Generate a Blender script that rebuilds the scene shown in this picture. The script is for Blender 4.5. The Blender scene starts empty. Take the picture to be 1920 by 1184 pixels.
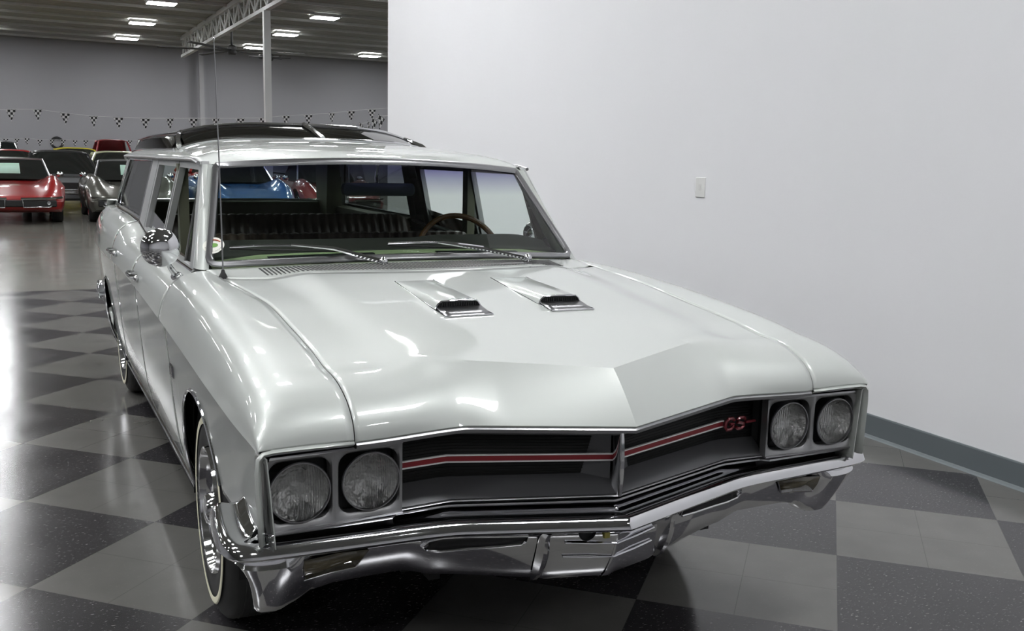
import bpy, bmesh, math, random
import numpy as np
from mathutils import Vector, Matrix
random.seed(7)
C = bpy.context.scene.collection
SC = bpy.context.scene

# ------------------------------------------------------------------ camera
yaw, pitch, roll = 0.470021, 0.157438, 0.0229609
cam_loc = Vector((-1.3133, -2.8988, 1.4098))
f_px = 1816.76
cy_, sy_, cp_, sp_ = math.cos(yaw), math.sin(yaw), math.cos(pitch), math.sin(pitch)
fwd = Vector((sy_*cp_, cy_*cp_, -sp_)); r0 = Vector((cy_, -sy_, 0)); u0 = r0.cross(fwd)
rt = r0*math.cos(roll) + u0*math.sin(roll); up = u0*math.cos(roll) - r0*math.sin(roll)
cam_d = bpy.data.cameras.new('camera'); cam = bpy.data.objects.new('camera', cam_d); C.objects.link(cam)
Mx = Matrix((rt, up, -fwd)).transposed().to_4x4(); Mx.translation = cam_loc
cam.matrix_world = Mx
cam_d.sensor_width = 36; cam_d.lens = f_px/1920*36; cam_d.clip_start = 0.05; cam_d.clip_end = 200
SC.camera = cam
# ------------------------------------------------------------------ world, exposure
w = bpy.data.worlds.new('world'); SC.world = w; w.use_nodes = True
w.node_tree.nodes['Background'].inputs[0].default_value = (0.8, 0.85, 0.9, 1)
w.node_tree.nodes['Background'].inputs[1].default_value = 0.02
SC.view_settings.view_transform = 'Standard'; SC.view_settings.look = 'None'
SC.view_settings.exposure = 0.0; SC.view_settings.gamma = 1.0
LAMP = 46.0      # brightness of the ceiling fixtures' diffusers
SC.cycles.max_bounces = 10; SC.cycles.transparent_max_bounces = 24
SC.cycles.sample_clamp_indirect = 8; SC.cycles.caustics_reflective = False; SC.cycles.caustics_refractive = False

# ------------------------------------------------------------------ materials
def mat(name, col=(.5,.5,.5), rough=.5, metal=0., coat=0., spec=.5, emit=None, es=0., noise=None, bump=None, trans=0., alpha=1.):
    m = bpy.data.materials.new(name); m.use_nodes = True
    nt = m.node_tree; b = nt.nodes['Principled BSDF']
    b.inputs['Base Color'].default_value = (*col, 1); b.inputs['Roughness'].default_value = rough
    b.inputs['Metallic'].default_value = metal; b.inputs['Coat Weight'].default_value = coat
    b.inputs['Coat Roughness'].default_value = .03; b.inputs['Specular IOR Level'].default_value = spec
    if emit: b.inputs['Emission Color'].default_value = (*emit, 1); b.inputs['Emission Strength'].default_value = es
    tc = nt.nodes.new('ShaderNodeTexCoord')
    if noise:   # (scale, amount)
        n = nt.nodes.new('ShaderNodeTexNoise'); n.inputs['Scale'].default_value = noise[0]; n.inputs['Detail'].default_value = 4
        nt.links.new(tc.outputs['Object'], n.inputs['Vector'])
        mx = nt.nodes.new('ShaderNodeMix'); mx.data_type = 'RGBA'
        k = noise[1]
        mx.inputs[6].default_value = (*[c*(1-k) for c in col], 1); mx.inputs[7].default_value = (*[min(1, c*(1+k)) for c in col], 1)
        nt.links.new(n.outputs['Fac'], mx.inputs[0]); nt.links.new(mx.outputs[2], b.inputs['Base Color'])
    if bump:    # (scale, strength)
        n2 = nt.nodes.new('ShaderNodeTexNoise'); n2.inputs['Scale'].default_value = bump[0]
        nt.links.new(tc.outputs['Object'], n2.inputs['Vector'])
        bp = nt.nodes.new('ShaderNodeBump'); bp.inputs['Strength'].default_value = bump[1]; bp.inputs['Distance'].default_value = .01
        nt.links.new(n2.outputs['Fac'], bp.inputs['Height']); nt.links.new(bp.outputs[0], b.inputs['Normal'])
    return m

def glass_mat(name, tint, rough=.02, ior=1.5, band=None):
    m = bpy.data.materials.new(name); m.use_nodes = True; nt = m.node_tree; N = nt.nodes; L = nt.links
    N.clear(); out = N.new('ShaderNodeOutputMaterial'); t = N.new('ShaderNodeBsdfTransparent'); g = N.new('ShaderNodeBsdfGlossy')
    t.inputs[0].default_value = (*tint, 1); g.inputs['Roughness'].default_value = rough
    fr = N.new('ShaderNodeFresnel'); fr.inputs[0].default_value = ior
    mx = N.new('ShaderNodeMixShader'); L.new(fr.outputs[0], mx.inputs[0]); L.new(t.outputs[0], mx.inputs[1]); L.new(g.outputs[0], mx.inputs[2])
    L.new(mx.outputs[0], out.inputs[0])
    if band:    # (z0, z1, colour): tinted shade band along the top of the screen
        tc = N.new('ShaderNodeTexCoord'); s = N.new('ShaderNodeSeparateXYZ'); mr = N.new('ShaderNodeMapRange')
        L.new(tc.outputs['Object'], s.inputs[0]); L.new(s.outputs[2], mr.inputs[0])
        mr.inputs[1].default_value = band[0]; mr.inputs[2].default_value = band[1]
        mm = N.new('ShaderNodeMix'); mm.data_type = 'RGBA'; L.new(mr.outputs[0], mm.inputs[0])
        mm.inputs[6].default_value = (*tint, 1); mm.inputs[7].default_value = (*band[2], 1); L.new(mm.outputs[2], t.inputs[0])
    return m

M = {}
M['paint'] = mat('silver_paint', (.51, .535, .51), .42, .22, 1.0)
M['chrome'] = mat('chrome', (.70, .70, .72), .06, 1.0)
M['chrome_dark'] = mat('satin_trim', (.34, .34, .35), .30, 1.0)
M['argent'] = mat('argent_paint', (.10, .10, .105), .42, .5)
M['bezel'] = mat('bezel_satin', (.34, .34, .345), .36, .75)
M['black'] = mat('black_trim', (.012, .012, .013), .45)
M['grille'] = mat('grille_black', (.006, .006, .006), .6)
M['rubber'] = mat('rubber', (.018, .018, .018), .6, noise=(40, .3))
M['whitewall'] = mat('whitewall', (.78, .75, .58), .6)
M['red_stripe'] = mat('red_stripe', (.22, .012, .018), .35)
M['white_edge'] = mat('white_edge', (.85, .83, .83), .35)
M['badge'] = mat('red_badge', (.17, .012, .02), .3, .3, .5)
M['glass'] = glass_mat('tinted_glass', (.78, .88, .84), .02, 1.45)
M['screen_glass'] = glass_mat('windscreen_glass', (.76, .84, .80), .015, 1.45, band=(1.27, 1.37, (.22, .22, .42)))
M['dark_glass'] = glass_mat('dark_glass', (.10, .09, .085), .02, 1.6)
M['roof_glass'] = glass_mat('roof_glass', (.12, .10, .09), .02, 1.8)
M['lens'] = glass_mat('lens_glass', (.82, .86, .85), .06, 1.5)
M['vinyl'] = mat('dark_vinyl', (.030, .024, .018), .38, noise=(30, .2))
M['vinyl_brown'] = mat('brown_vinyl', (.055, .040, .028), .42, noise=(20, .2))
M['dash_top'] = mat('dash_top', (.05, .048, .042), .6, noise=(200, .2))
M['dash_green'] = mat('dash_green', (.48, .56, .32), .45)
M['trim_green'] = mat('interior_trim', (.14, .15, .10), .45)
M['headliner'] = mat('headliner', (.030, .027, .022), .9)
M['carpet'] = mat('carpet', (.02, .018, .015), .95)
M['wood'] = mat('wood_rim', (.16, .075, .022), .25, 0, .6, noise=(25, .5))
M['amber'] = mat('park_lens', (.10, .085, .05), .15, 0, .5, noise=(30, .4))
M['under'] = mat('underbody', (.01, .01, .01), .9)
M['sticker_white'] = mat('sticker_white', (.75, .75, .68), .5)
M['sticker_green'] = mat('sticker_green', (.12, .30, .04), .5)
M['sticker_red'] = mat('sticker_red', (.45, .08, .03), .5)
M['sticker_dark'] = mat('sticker_ink', (.03, .03, .02), .5)
M['yellow'] = mat('yellow_tag', (.45, .40, .10), .5)
M['wall'] = mat('white_wall', (.88, .88, .90), .65, 0, 0, .3, noise=(1.3, .012), bump=(260, .02))
M['hallwall'] = mat('hall_wall', (.36, .36, .38), .8, noise=(.4, .05))
M['hallwall2'] = mat('hall_column', (.42, .42, .43), .8)
M['basegrey'] = mat('baseboard_grey', (.13, .15, .16), .5)
M['switch'] = mat('switch_plastic', (.80, .80, .78), .35)
M['steel_white'] = mat('white_steel', (.55, .56, .55), .6, noise=(3, .1))
M['steel_grey'] = mat('grey_steel', (.20, .20, .20), .6)
M['lamp'] = mat('lamp_diffuser', (.9, .9, .9), .5, emit=(.975, .985, 1.0), es=LAMP)
M['lamp_house'] = mat('lamp_housing', (.6, .6, .6), .5)
M['fan'] = mat('fan_dark', (.03, .03, .03), .5)

def fluted():
    m = glass_mat('fluted_lens', (1, 1, 1), .12, 1.45); nt = m.node_tree
    tc = nt.nodes.new('ShaderNodeTexCoord'); wv = nt.nodes.new('ShaderNodeTexWave'); wv.bands_direction = 'X'; wv.inputs['Scale'].default_value = 55
    nz = nt.nodes.new('ShaderNodeTexNoise'); nz.inputs['Scale'].default_value = 60
    ad = nt.nodes.new('ShaderNodeMath'); ad.operation = 'ADD'
    nt.links.new(tc.outputs['Object'], wv.inputs[0]); nt.links.new(tc.outputs['Object'], nz.inputs[0])
    nt.links.new(wv.outputs['Fac'], ad.inputs[0]); nt.links.new(nz.outputs['Fac'], ad.inputs[1])
    bp = nt.nodes.new('ShaderNodeBump'); bp.inputs['Distance'].default_value = .004; nt.links.new(ad.outputs[0], bp.inputs['Height'])
    for n in nt.nodes:
        if n.type in ('BSDF_GLOSSY', 'FRESNEL'): nt.links.new(bp.outputs[0], n.inputs['Normal'])
    return m
M['fluted'] = fluted()
M['quarter_glass'] = glass_mat('quarter_glass', (.30, .32, .31), .02, 1.6)
M['pillar_trim'] = mat('brushed_pillar', (.48, .49, .49), .34, .5)
M['argent2'] = M['pillar_trim']
M['mirror_case'] = mat('mirror_case', (.012, .018, .020), .5)
M['reflector'] = mat('lamp_reflector', (.92, .92, .90), .24, .7, bump=(45, 1.0), noise=(35, .2))
def checker_flag():
    m = mat('checkered_flag', (.7, .7, .7), .8); nt = m.node_tree
    ch = nt.nodes.new('ShaderNodeTexChecker'); ch.inputs['Scale'].default_value = 16
    ch.inputs[1].default_value = (.55, .55, .55, 1); ch.inputs[2].default_value = (.01, .01, .01, 1)
    tc = nt.nodes.new('ShaderNodeTexCoord'); mp = nt.nodes.new('ShaderNodeMapping'); mp.inputs[1].default_value = (.013, .017, .011)
    nt.links.new(tc.outputs['Object'], mp.inputs[0]); nt.links.new(mp.outputs[0], ch.inputs[0])
    nt.links.new(ch.outputs[0], nt.nodes['Principled BSDF'].inputs['Base Color'])
    return m
M['flag'] = checker_flag()

def floor_material():
    m = bpy.data.materials.new('checker_tile_floor'); m.use_nodes = True
    nt = m.node_tree; N = nt.nodes; L = nt.links; b = N['Principled BSDF']
    geo = N.new('ShaderNodeNewGeometry')
    def math_(op, a, c=None):
        n = N.new('ShaderNodeMath'); n.operation = op
        for k, v in enumerate((a, c)):
            if v is None: continue
            if isinstance(v, (int, float)): n.inputs[k].default_value = v
            else: L.new(v, n.inputs[k])
        return n.outputs[0]
    def dot(vec, off):
        n = N.new('ShaderNodeVectorMath'); n.operation = 'DOT_PRODUCT'; L.new(geo.outputs['Position'], n.inputs[0])
        n.inputs[1].default_value = vec
        return math_('ADD', n.outputs['Value'], off)
    a, s = -0.7818103, 0.628271; O = (-1.360086, 2.237727)
    da = (math.cos(a)/s, math.sin(a)/s, 0); db = (math.sin(a)/s, -math.cos(a)/s, 0)
    U = dot(da, -(O[0]*da[0]+O[1]*da[1]) + 200); V = dot(db, -(O[0]*db[0]+O[1]*db[1]) + 200)
    par = math_('MODULO', math_('ADD', math_('FLOOR', U), math_('FLOOR', V)), 2.0)
    isl = math_('GREATER_THAN', par, .5)
    # seams of the single tiles (two by two in each square)
    def seam(x):
        fr = math_('FRACT', math_('MULTIPLY', x, 2.0)); d = math_('ABSOLUTE', math_('SUBTRACT', fr, .5))
        return math_('GREATER_THAN', d, .4955)
    sm = math_('MAXIMUM', seam(U), seam(V))
    tc = N.new('ShaderNodeTexCoord')
    n1 = N.new('ShaderNodeTexNoise'); n1.inputs['Scale'].default_value = 62; n1.inputs['Detail'].default_value = 3
    mp = N.new('ShaderNodeMapping'); mp.inputs['Rotation'].default_value = (0, 0, .8); mp.inputs['Scale'].default_value = (1, 2.6, 1)
    L.new(tc.outputs['Object'], mp.inputs[0]); L.new(mp.outputs[0], n1.inputs[0])
    fle = N.new('ShaderNodeValToRGB'); fle.color_ramp.elements[0].position = .64; fle.color_ramp.elements[1].position = .69
    L.new(n1.outputs['Fac'], fle.inputs[0])
    n2 = N.new('ShaderNodeTexNoise'); n2.inputs['Scale'].default_value = 6; L.new(tc.outputs['Object'], n2.inputs[0])
    def mix(fac, A, B):
        x = N.new('ShaderNodeMix'); x.data_type = 'RGBA'
        if isinstance(fac, (int, float)): x.inputs[0].default_value = fac
        else: L.new(fac, x.inputs[0])
        for i, q in ((6, A), (7, B)):
            if isinstance(q, tuple): x.inputs[i].default_value = (*q, 1)
            else: L.new(q, x.inputs[i])
        return x.outputs[2]
    dark = mix(n2.outputs['Fac'], (.028, .027, .029), (.040, .038, .041))
    dark = mix(math_('MULTIPLY', fle.outputs[0], .55), dark, (.30, .29, .29))
    light = mix(n2.outputs['Fac'], (.105, .103, .097), (.135, .132, .124))
    light = mix(math_('MULTIPLY', fle.outputs[0], .20), light, (.20, .195, .18))
    tile = mix(isl, dark, light); tile = mix(math_('MULTIPLY', sm, .35), tile, (.03, .03, .03))
    sp = N.new('ShaderNodeSeparateXYZ'); L.new(geo.outputs['Position'], sp.inputs[0])
    conc = N.new('ShaderNodeTexNoise'); conc.inputs['Scale'].default_value = 1.1; conc.inputs['Detail'].default_value = 6; L.new(tc.outputs['Object'], conc.inputs[0])
    cc = mix(conc.outputs['Fac'], (.13, .128, .112), (.22, .215, .19))
    far = math_('GREATER_THAN', sp.outputs[1], 8.0)
    L.new(mix(far, tile, cc), b.inputs['Base Color'])
    n3 = N.new('ShaderNodeTexNoise'); n3.inputs['Scale'].default_value = 3; L.new(tc.outputs['Object'], n3.inputs[0])
    mr = N.new('ShaderNodeMapRange'); L.new(n3.outputs['Fac'], mr.inputs[0]); mr.inputs[3].default_value = .10; mr.inputs[4].default_value = .24
    L.new(mr.outputs[0], b.inputs['Roughness'])
    bp = N.new('ShaderNodeBump'); bp.inputs['Strength'].default_value = .06; bp.inputs['Distance'].default_value = .004
    n4 = N.new('ShaderNodeTexNoise'); n4.inputs['Scale'].default_value = 14; L.new(tc.outputs['Object'], n4.inputs[0]); L.new(n4.outputs['Fac'], bp.inputs['Height'])
    L.new(bp.outputs[0], b.inputs['Normal'])
    return m
M['floor'] = floor_material()

def ceiling_material():
    m = mat('ribbed_deck', (.30, .30, .28), .8); nt = m.node_tree; N = nt.nodes; L = nt.links
    tc = N.new('ShaderNodeTexCoord'); wv = N.new('ShaderNodeTexWave'); wv.bands_direction = 'Y'; wv.inputs['Scale'].default_value = 1.0
    wv.inputs['Distortion'].default_value = .3; L.new(tc.outputs['Object'], wv.inputs[0])
    n = N.new('ShaderNodeTexNoise'); n.inputs['Scale'].default_value = .8; L.new(tc.outputs['Object'], n.inputs[0])
    x = N.new('ShaderNodeMix'); x.data_type = 'RGBA'; x.inputs[6].default_value = (.26, .26, .235, 1); x.inputs[7].default_value = (.36, .36, .335, 1)
    L.new(wv.outputs['Fac'], x.inputs[0])
    L.new(x.outputs[2], N['Principled BSDF'].inputs['Base Color'])
    bp = N.new('ShaderNodeBump'); bp.inputs['Distance'].default_value = .05; L.new(wv.outputs['Fac'], bp.inputs['Height']); L.new(bp.outputs[0], N['Principled BSDF'].inputs['Normal'])
    return m
M['ceiling'] = ceiling_material()

# ------------------------------------------------------------------ mesh helpers
class MB:
    def __init__(s): s.v = []; s.f = []
    def add(s, vs, fs):
        o = len(s.v); s.v += [tuple(map(float, q)) for q in vs]; s.f += [tuple(o+i for i in f) for f in fs]; return s
    def grid(s, rows, close_u=False, close_v=False):
        n = len(rows); m = len(rows[0]); vs = [p for r in rows for p in r]; fs = []
        for i in range(n if close_u else n-1):
            for j in range(m if close_v else m-1):
                a = i*m+j; b = i*m+(j+1) % m; c = ((i+1) % n)*m+(j+1) % m; d = ((i+1) % n)*m+j
                fs.append((a, b, c, d))
        return s.add(vs, fs)
    def box(s, x0, x1, y0, y1, z0, z1):
        vs = [(x, y, z) for x in (x0, x1) for y in (y0, y1) for z in (z0, z1)]
        return s.add(vs, [(0,1,3,2),(4,6,7,5),(0,4,5,1),(2,3,7,6),(0,2,6,4),(1,5,7,3)])
    def hexa(s, P):   # 8 points: 4 bottom loop, 4 top loop
        return s.add(P, [(0,1,2,3),(4,7,6,5),(0,4,5,1),(1,5,6,2),(2,6,7,3),(3,7,4,0)])
    def tube(s, pts, r, n=10, closed=False, caps=True):
        pts = [Vector(p) for p in pts]; m = len(pts); rows = []
        rr = r if isinstance(r, (list, tuple)) else [r]*m
        up = None
        for i, p in enumerate(pts):
            if closed: t = (pts[(i+1) % m]-pts[i-1])
            else: t = pts[min(i+1, m-1)]-pts[max(i-1, 0)]
            t.normalize()
            if up is None:
                up = Vector((0, 0, 1)) if abs(t.z) < .9 else Vector((1, 0, 0))
            a = up.cross(t)
            if a.length < 1e-4: a = Vector((0, 1, 0)).cross(t)
            a.normalize(); b = t.cross(a); up = b
            rows.append([tuple(p + (a*math.cos(k*2*math.pi/n) + b*math.sin(k*2*math.pi/n))*rr[i]) for k in range(n)])
        o = len(s.v); s.grid(rows, close_u=closed, close_v=True)
        if caps and not closed:
            s.f.append(tuple(o+k for k in range(n))); s.f.append(tuple(o+(m-1)*n+k for k in range(n)))
        return s
    def lathe(s, prof, c, axis='x', n=48, sign=1):   # prof: (offset along axis, radius)
        rows = []
        for k in range(n):
            t = 2*math.pi*k/n; row = []
            for h, r in prof:
                if axis == 'x': row.append((c[0]+sign*h, c[1]+r*math.cos(t), c[2]+r*math.sin(t)))
                elif axis == 'y': row.append((c[0]+r*math.cos(t), c[1]+sign*h, c[2]+r*math.sin(t)))
                else: row.append((c[0]+r*math.cos(t), c[1]+r*math.sin(t), c[2]+sign*h))
            rows.append(row)
        return s.grid(rows, close_u=True)
    def ball(s, c, r, n=20, m=12, sx=1, sy=1, sz=1):
        rows = [[(c[0]+r*sx*math.sin(math.pi*j/m)*math.cos(2*math.pi*i/n), c[1]+r*sy*math.sin(math.pi*j/m)*math.sin(2*math.pi*i/n), c[2]+r*sz*math.cos(math.pi*j/m)) for j in range(m+1)] for i in range(n)]
        return s.grid(rows, close_u=True)
    def mirrored(s):
        q = MB(); q.v = [(-x, y, z) for x, y, z in s.v]; q.f = [tuple(reversed(f)) for f in s.f]; return q
    def build(s, name, m, parent=None, solid=0., sharp=30, subsurf=0, bevel=0, matrix=None, flat=False):
        off = Vector((0, 0, 0))
        if parent is not None:
            root = parent
            while root.parent: root = root.parent
            off = Vector(root.location)
        me = bpy.data.meshes.new(name)
        vs = [Vector(p) for p in s.v]
        if matrix is not None: vs = [matrix @ p for p in vs]
        me.from_pydata([tuple(p-off) for p in vs], [], s.f)
        bm = bmesh.new(); bm.from_mesh(me); bmesh.ops.remove_doubles(bm, verts=bm.verts, dist=1e-5)
        bmesh.ops.recalc_face_normals(bm, faces=bm.faces); bm.to_mesh(me); bm.free()
        if not flat:
            for p in me.polygons: p.use_smooth = True
            me.set_sharp_from_angle(angle=math.radians(sharp))
        me.materials.append(m)
        o = bpy.data.objects.new(name, me); C.objects.link(o)
        if parent is not None: o.parent = parent
        if bevel:
            bv = o.modifiers.new('bevel', 'BEVEL'); bv.width = bevel; bv.segments = 2; bv.limit_method = 'ANGLE'; bv.angle_limit = math.radians(35)
        if solid:
            so = o.modifiers.new('solid', 'SOLIDIFY'); so.thickness = solid; so.offset = 0
        if subsurf:
            ss = o.modifiers.new('sub', 'SUBSURF'); ss.levels = subsurf; ss.render_levels = subsurf
        return o

def tag(o, label=None, cat=None, group=None, kind=None):
    if label: o['label'] = label
    if cat: o['category'] = cat
    if group: o['group'] = group
    if kind: o['kind'] = kind
    return o
def empty(name, loc, label, cat, group=None, rz=0):
    o = bpy.data.objects.new(name, None); C.objects.link(o); o.location = loc; o.rotation_euler = (0, 0, rz)
    o.empty_display_size = .1
    return tag(o, label, cat, group)
def copy_tree(o, parent=None):
    c = o.copy(); C.objects.link(c); c.parent = parent
    for ch in list(o.children): copy_tree(ch, c)
    return c
def tab(x, T):      # smooth-ish table lookup
    return float(np.interp(x, [t[0] for t in T], [t[1] for t in T]))
def herm(x, T):     # monotone cubic lookup (no kinks at the table's points)
    xs = [t[0] for t in T]; ys = [t[1] for t in T]
    if x <= xs[0]: return ys[0]
    if x >= xs[-1]: return ys[-1]
    i = max(k for k in range(len(xs)) if xs[k] <= x); n = len(xs)
    d = [(ys[k+1]-ys[k])/(xs[k+1]-xs[k]) for k in range(n-1)]
    def sl(k):
        if k == 0: return d[0]
        if k == n-1: return d[-1]
        if d[k-1]*d[k] <= 0: return 0.
        return 2*d[k-1]*d[k]/(d[k-1]+d[k])
    h = xs[i+1]-xs[i]; t = (x-xs[i])/h
    return (2*t**3-3*t**2+1)*ys[i]+(t**3-2*t**2+t)*h*sl(i)+(-2*t**3+3*t**2)*ys[i+1]+(t**3-t**2)*h*sl(i+1)
def catmull(P, n):  # smooth curve through points, n samples per span
    P = [np.array(p, float) for p in P]; Q = [2*P[0]-P[1]]+P+[2*P[-1]-P[-2]]; out = []
    for i in range(1, len(Q)-2):
        for k in range(n):
            t = k/n; a, b, c, d = Q[i-1], Q[i], Q[i+1], Q[i+2]
            out.append(tuple(.5*((2*b)+(c-a)*t+(2*a-5*b+4*c-d)*t*t+(3*b-a-3*c+d)*t**3)))
    out.append(tuple(P[-1])); return out
def lin(a, b, n): return [a+(b-a)*k/(n-1) for k in range(n)]
def rrect(x0, x1, z0, z1, r, n=6):   # rounded rectangle, CCW, 4*(n+1) points
    out = []
    for cx, cz, a0 in ((x1-r, z1-r, 0), (x0+r, z1-r, 90), (x0+r, z0+r, 180), (x1-r, z0+r, 270)):
        for k in range(n+1):
            t = math.radians(a0+90*k/n); out.append((cx+r*math.cos(t), cz+r*math.sin(t)))
    return out
GLYPH = {  # stroke letters on a 0..1 box
 'G': [[(.95,.80),(.75,1),(.3,1),(.05,.75),(.05,.25),(.3,0),(.75,0),(.95,.2),(.95,.48),(.55,.48)]],
 'S': [[(.95,.82),(.75,1),(.28,1),(.05,.82),(.12,.60),(.85,.42),(.95,.2),(.72,0),(.25,0),(.05,.18)]],
}
# ================================================================== HALL (setting)
def struct(name, mb, m, **k):
    o = mb.build(name, m, None, flat=True, **k); o['kind'] = 'structure'; return o
struct('floor', MB().box(-16, 24, -12, 44.2, -.12, 0), M['floor'])
struct('ceiling', MB().box(-16, 24, -12, 44.2, 6.12, 6.3), M['ceiling'])
struct('wall_back', MB().box(-16, 24, 44, 44.2, 0, 6.12), M['hallwall'])
struct('wall_left', MB().box(-16.2, -16, -12, 44.2, 0, 6.12), M['hallwall'])
struct('wall_far_right', MB().box(24, 24.2, -12, 44.2, 0, 6.12), M['hallwall'])
struct('wall_front', MB().box(-16, 24, -12.2, -12, 0, 6.12), M['wall'])
# white partition wall beside the wagon (runs almost parallel to it)
wk = (2.918-2.651)/(9.05+.216)
def wx(y): return 2.651+(y+.216)*wk
mbw = MB(); y0, y1 = -5.5, 9.05
mbw.hexa([(wx(y0), y0, 0), (wx(y1), y1, 0), (wx(y1)+.2, y1, 0), (wx(y0)+.2, y0, 0), (wx(y0), y0, 4.2), (wx(y1), y1, 4.2), (wx(y1)+.2, y1, 4.2), (wx(y0)+.2, y0, 4.2)])
struct('wall_right', mbw, M['wall'])
mbb = MB(); rows = []
for y in (y0, y1):
    x = wx(y)
    rows.append([(x, y, .125), (x-.008, y, .125), (x-.010, y, .119), (x-.010, y, .016), (x-.016, y, .006), (x-.024, y, 0), (x, y, 0)])
mbb.grid(rows)
struct('baseboard_right', mbb, M['basegrey'])
# ceiling fixtures
fx = [-12.55, -7.4, -2.25, 2.9, 8.05, 13.2, 18.4]; fy = [3.0, 8.35, 13.7, 19.05, 24.4, 29.8, 35.15, 40.55]
proto = None
def make_light():
    r = empty('ceiling_light', (2.9, 29.8, 6.0), '', 'ceiling light')
    rows = []
    for (a, b, z) in ((.44, .36, 6.10), (.44, .36, 6.02), (.42, .34, 5.995)):
        rows.append([(2.9-a, 29.8-b, z), (2.9+a, 29.8-b, z), (2.9+a, 29.8+b, z), (2.9-a, 29.8+b, z)])
    MB().grid(rows, close_v=True).build('housing', M['lamp_house'], r, flat=True)
    MB().box(2.9-.41, 2.9+.41, 29.8-.33, 29.8+.33, 5.985, 6.02).build('diffuser', M['lamp'], r, flat=True)
    return r
lab_vis = {(2.9, 29.8): 'rectangular ceiling light nearest the top edge in the left row of three',
           (2.9, 35.15): 'bright rectangular ceiling light in the middle of the left row of three',
           (2.9, 40.55): 'small bright ceiling light farthest back in the left row, lowest of three',
           (8.05, 29.8): 'bright rectangular ceiling light right of the white column, nearest and highest there',
           (8.05, 35.15): 'bright ceiling light just right of the white column, middle one of its row',
           (8.05, 40.55): 'small ceiling light partly hidden behind the white column',
           (13.2, 40.55): 'small ceiling light partly cut off by the edge of the white partition wall'}
for x in fx:
    for y in fy:
        if proto is None: o = proto = make_light()
        else: o = copy_tree(proto)
        o.location = (x, y, 6.0)
        o['group'] = 'rectangular lights on the hall ceiling'
        o['label'] = lab_vis.get((x, y), 'unseen rectangular ceiling light added to brighten the wagon and partition wall')
# roof truss along the hall
t = empty('roof_truss', (4.87, 20, 5.3), 'white steel lattice girder under the ceiling with zigzag web bars', 'roof girder')
MB().box(4.80, 4.94, -11.9, 39.3, 5.96, 6.10).build('top_chord', M['steel_white'], t, flat=True)
MB().box(4.80, 4.94, -11.9, 39.3, 5.28, 5.38).build('bottom_chord', M['steel_white'], t, flat=True)
web = MB(); y = -11.8; k = 0
while y < 39.1:
    z0, z1 = (5.38, 5.96) if k % 2 == 0 else (5.96, 5.38)
    web.tube([(4.87, y, z0), (4.87, y+.75, z1)], .028, 6); web.tube([(4.87, y+.75, 5.38), (4.87, y+.75, 5.96)], .02, 6)
    y += .75; k += 1
tag(web.build('web_bars', M['steel_white'], t), 'zigzag and upright web bars between the chords')
for nm, x, yy, wd, lb in (('steel_column', 4.87, 24.3, .09, 'white square steel column in the hall, nearer and brighter one'), ('steel_column', 6.26, 43.5, .10, 'faint pale column against the far wall, left of the nearer column')):
    r = empty(nm, (x, yy, 0), lb, 'column')
    MB().box(x-wd, x+wd, yy-wd, yy+wd, .02, 5.28 if yy < 40 else 6.1).build('shaft', M['steel_white'] if yy < 40 else M['hallwall2'], r, flat=True)
    MB().box(x-wd*1.8, x+wd*1.8, yy-wd*1.8, yy+wd*1.8, 0, .03).build('base_plate', M['steel_grey'], r, flat=True)
# joists across the ceiling
for i, yy in enumerate(np.arange(10.5, 43, 1.9)):
    j = MB().box(-16, 24, yy-.04, yy+.04, 6.04, 6.12)
    o = j.build('trim_%d' % (i+1), M['steel_white'], None, flat=True); o['kind'] = 'structure'
# big slow ceiling fans
def fan(x, y, z, R, lb):
    r = empty('ceiling_fan', (x, y, z), lb, 'ceiling fan', 'ceiling fans')
    MB().tube([(x, y, z+.12), (x, y, 6.08)], .04, 8).build('down_rod', M['fan'], r)
    MB().lathe([(-.16, 0), (-.16, .11), (-.1, .15), (.1, .15), (.16, .08), (.16, 0)], (x, y, z), 'z', 20).build('motor', M['fan'], r)
    for a in range(6):
        an = math.radians(a*60-14); c, s = math.cos(an), math.sin(an)
        P = []
        for zz in (z-.02, z+.0):
            P += [(x+c*.12-s*.07, y+s*.12+c*.07, zz+.02), (x+c*R-s*.07, y+s*R+c*.07, zz+.02), (x+c*R+s*.07, y+s*R-c*.07, zz-.01), (x+c*.12+s*.07, y+s*.12-c*.07, zz-.01)]
        MB().hexa(P).build('blade', M['fan'], r, flat=True)
fan(5.35, 31.6, 4.93, 2.4, 'dark ceiling fan on a long rod just left of the white column')
fan(8.9, 41.5, 5.75, .9, 'small dark far fan high between the rod fan and the column')
# bunting strings
def bunting(name, pts, flags, size, lb, glabel, facing=0.):
    s = MB().tube(pts, .006, 5); tag(s.build('bunting_string', M['steel_white']), lb, 'string')
    base = None
    for i, (x, y, z, tw) in enumerate(flags):
        if base is None:
            mb = MB(); h = size
            mb.add([(-h*.5, 0, 0), (h*.5, 0, 0), (0, .0, -h*1.15), (-h*.5, .006, 0), (h*.5, .006, 0), (0, .006, -h*1.15)],
                   [(0, 2, 1), (3, 4, 5), (0, 1, 4, 3), (1, 2, 5, 4), (2, 0, 3, 5)])
            base = o = mb.build('pennant', M['flag'], flat=True)
        else:
            o = base.copy(); C.objects.link(o)
        o.location = (x, y-.002, z); o.rotation_euler = (0, 0, tw)
        n = ['first', 'second', 'third', 'fourth', 'fifth', 'sixth', 'seventh', 'eighth', 'ninth', 'tenth', 'eleventh', 'twelfth', 'thirteenth', 'fourteenth', 'fifteenth', 'sixteenth'][i]
        tag(o, (glabel % n), 'pennant', name)
us = [(20, 205), (70, 205), (122, 212), (175, 218), (222, 220), (272, 222), (318, 222), (362, 222), (404, 222), (450, 222), (492, 221), (536, 217), (578, 215), (622, 212), (658, 208), (697, 205)]
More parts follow.
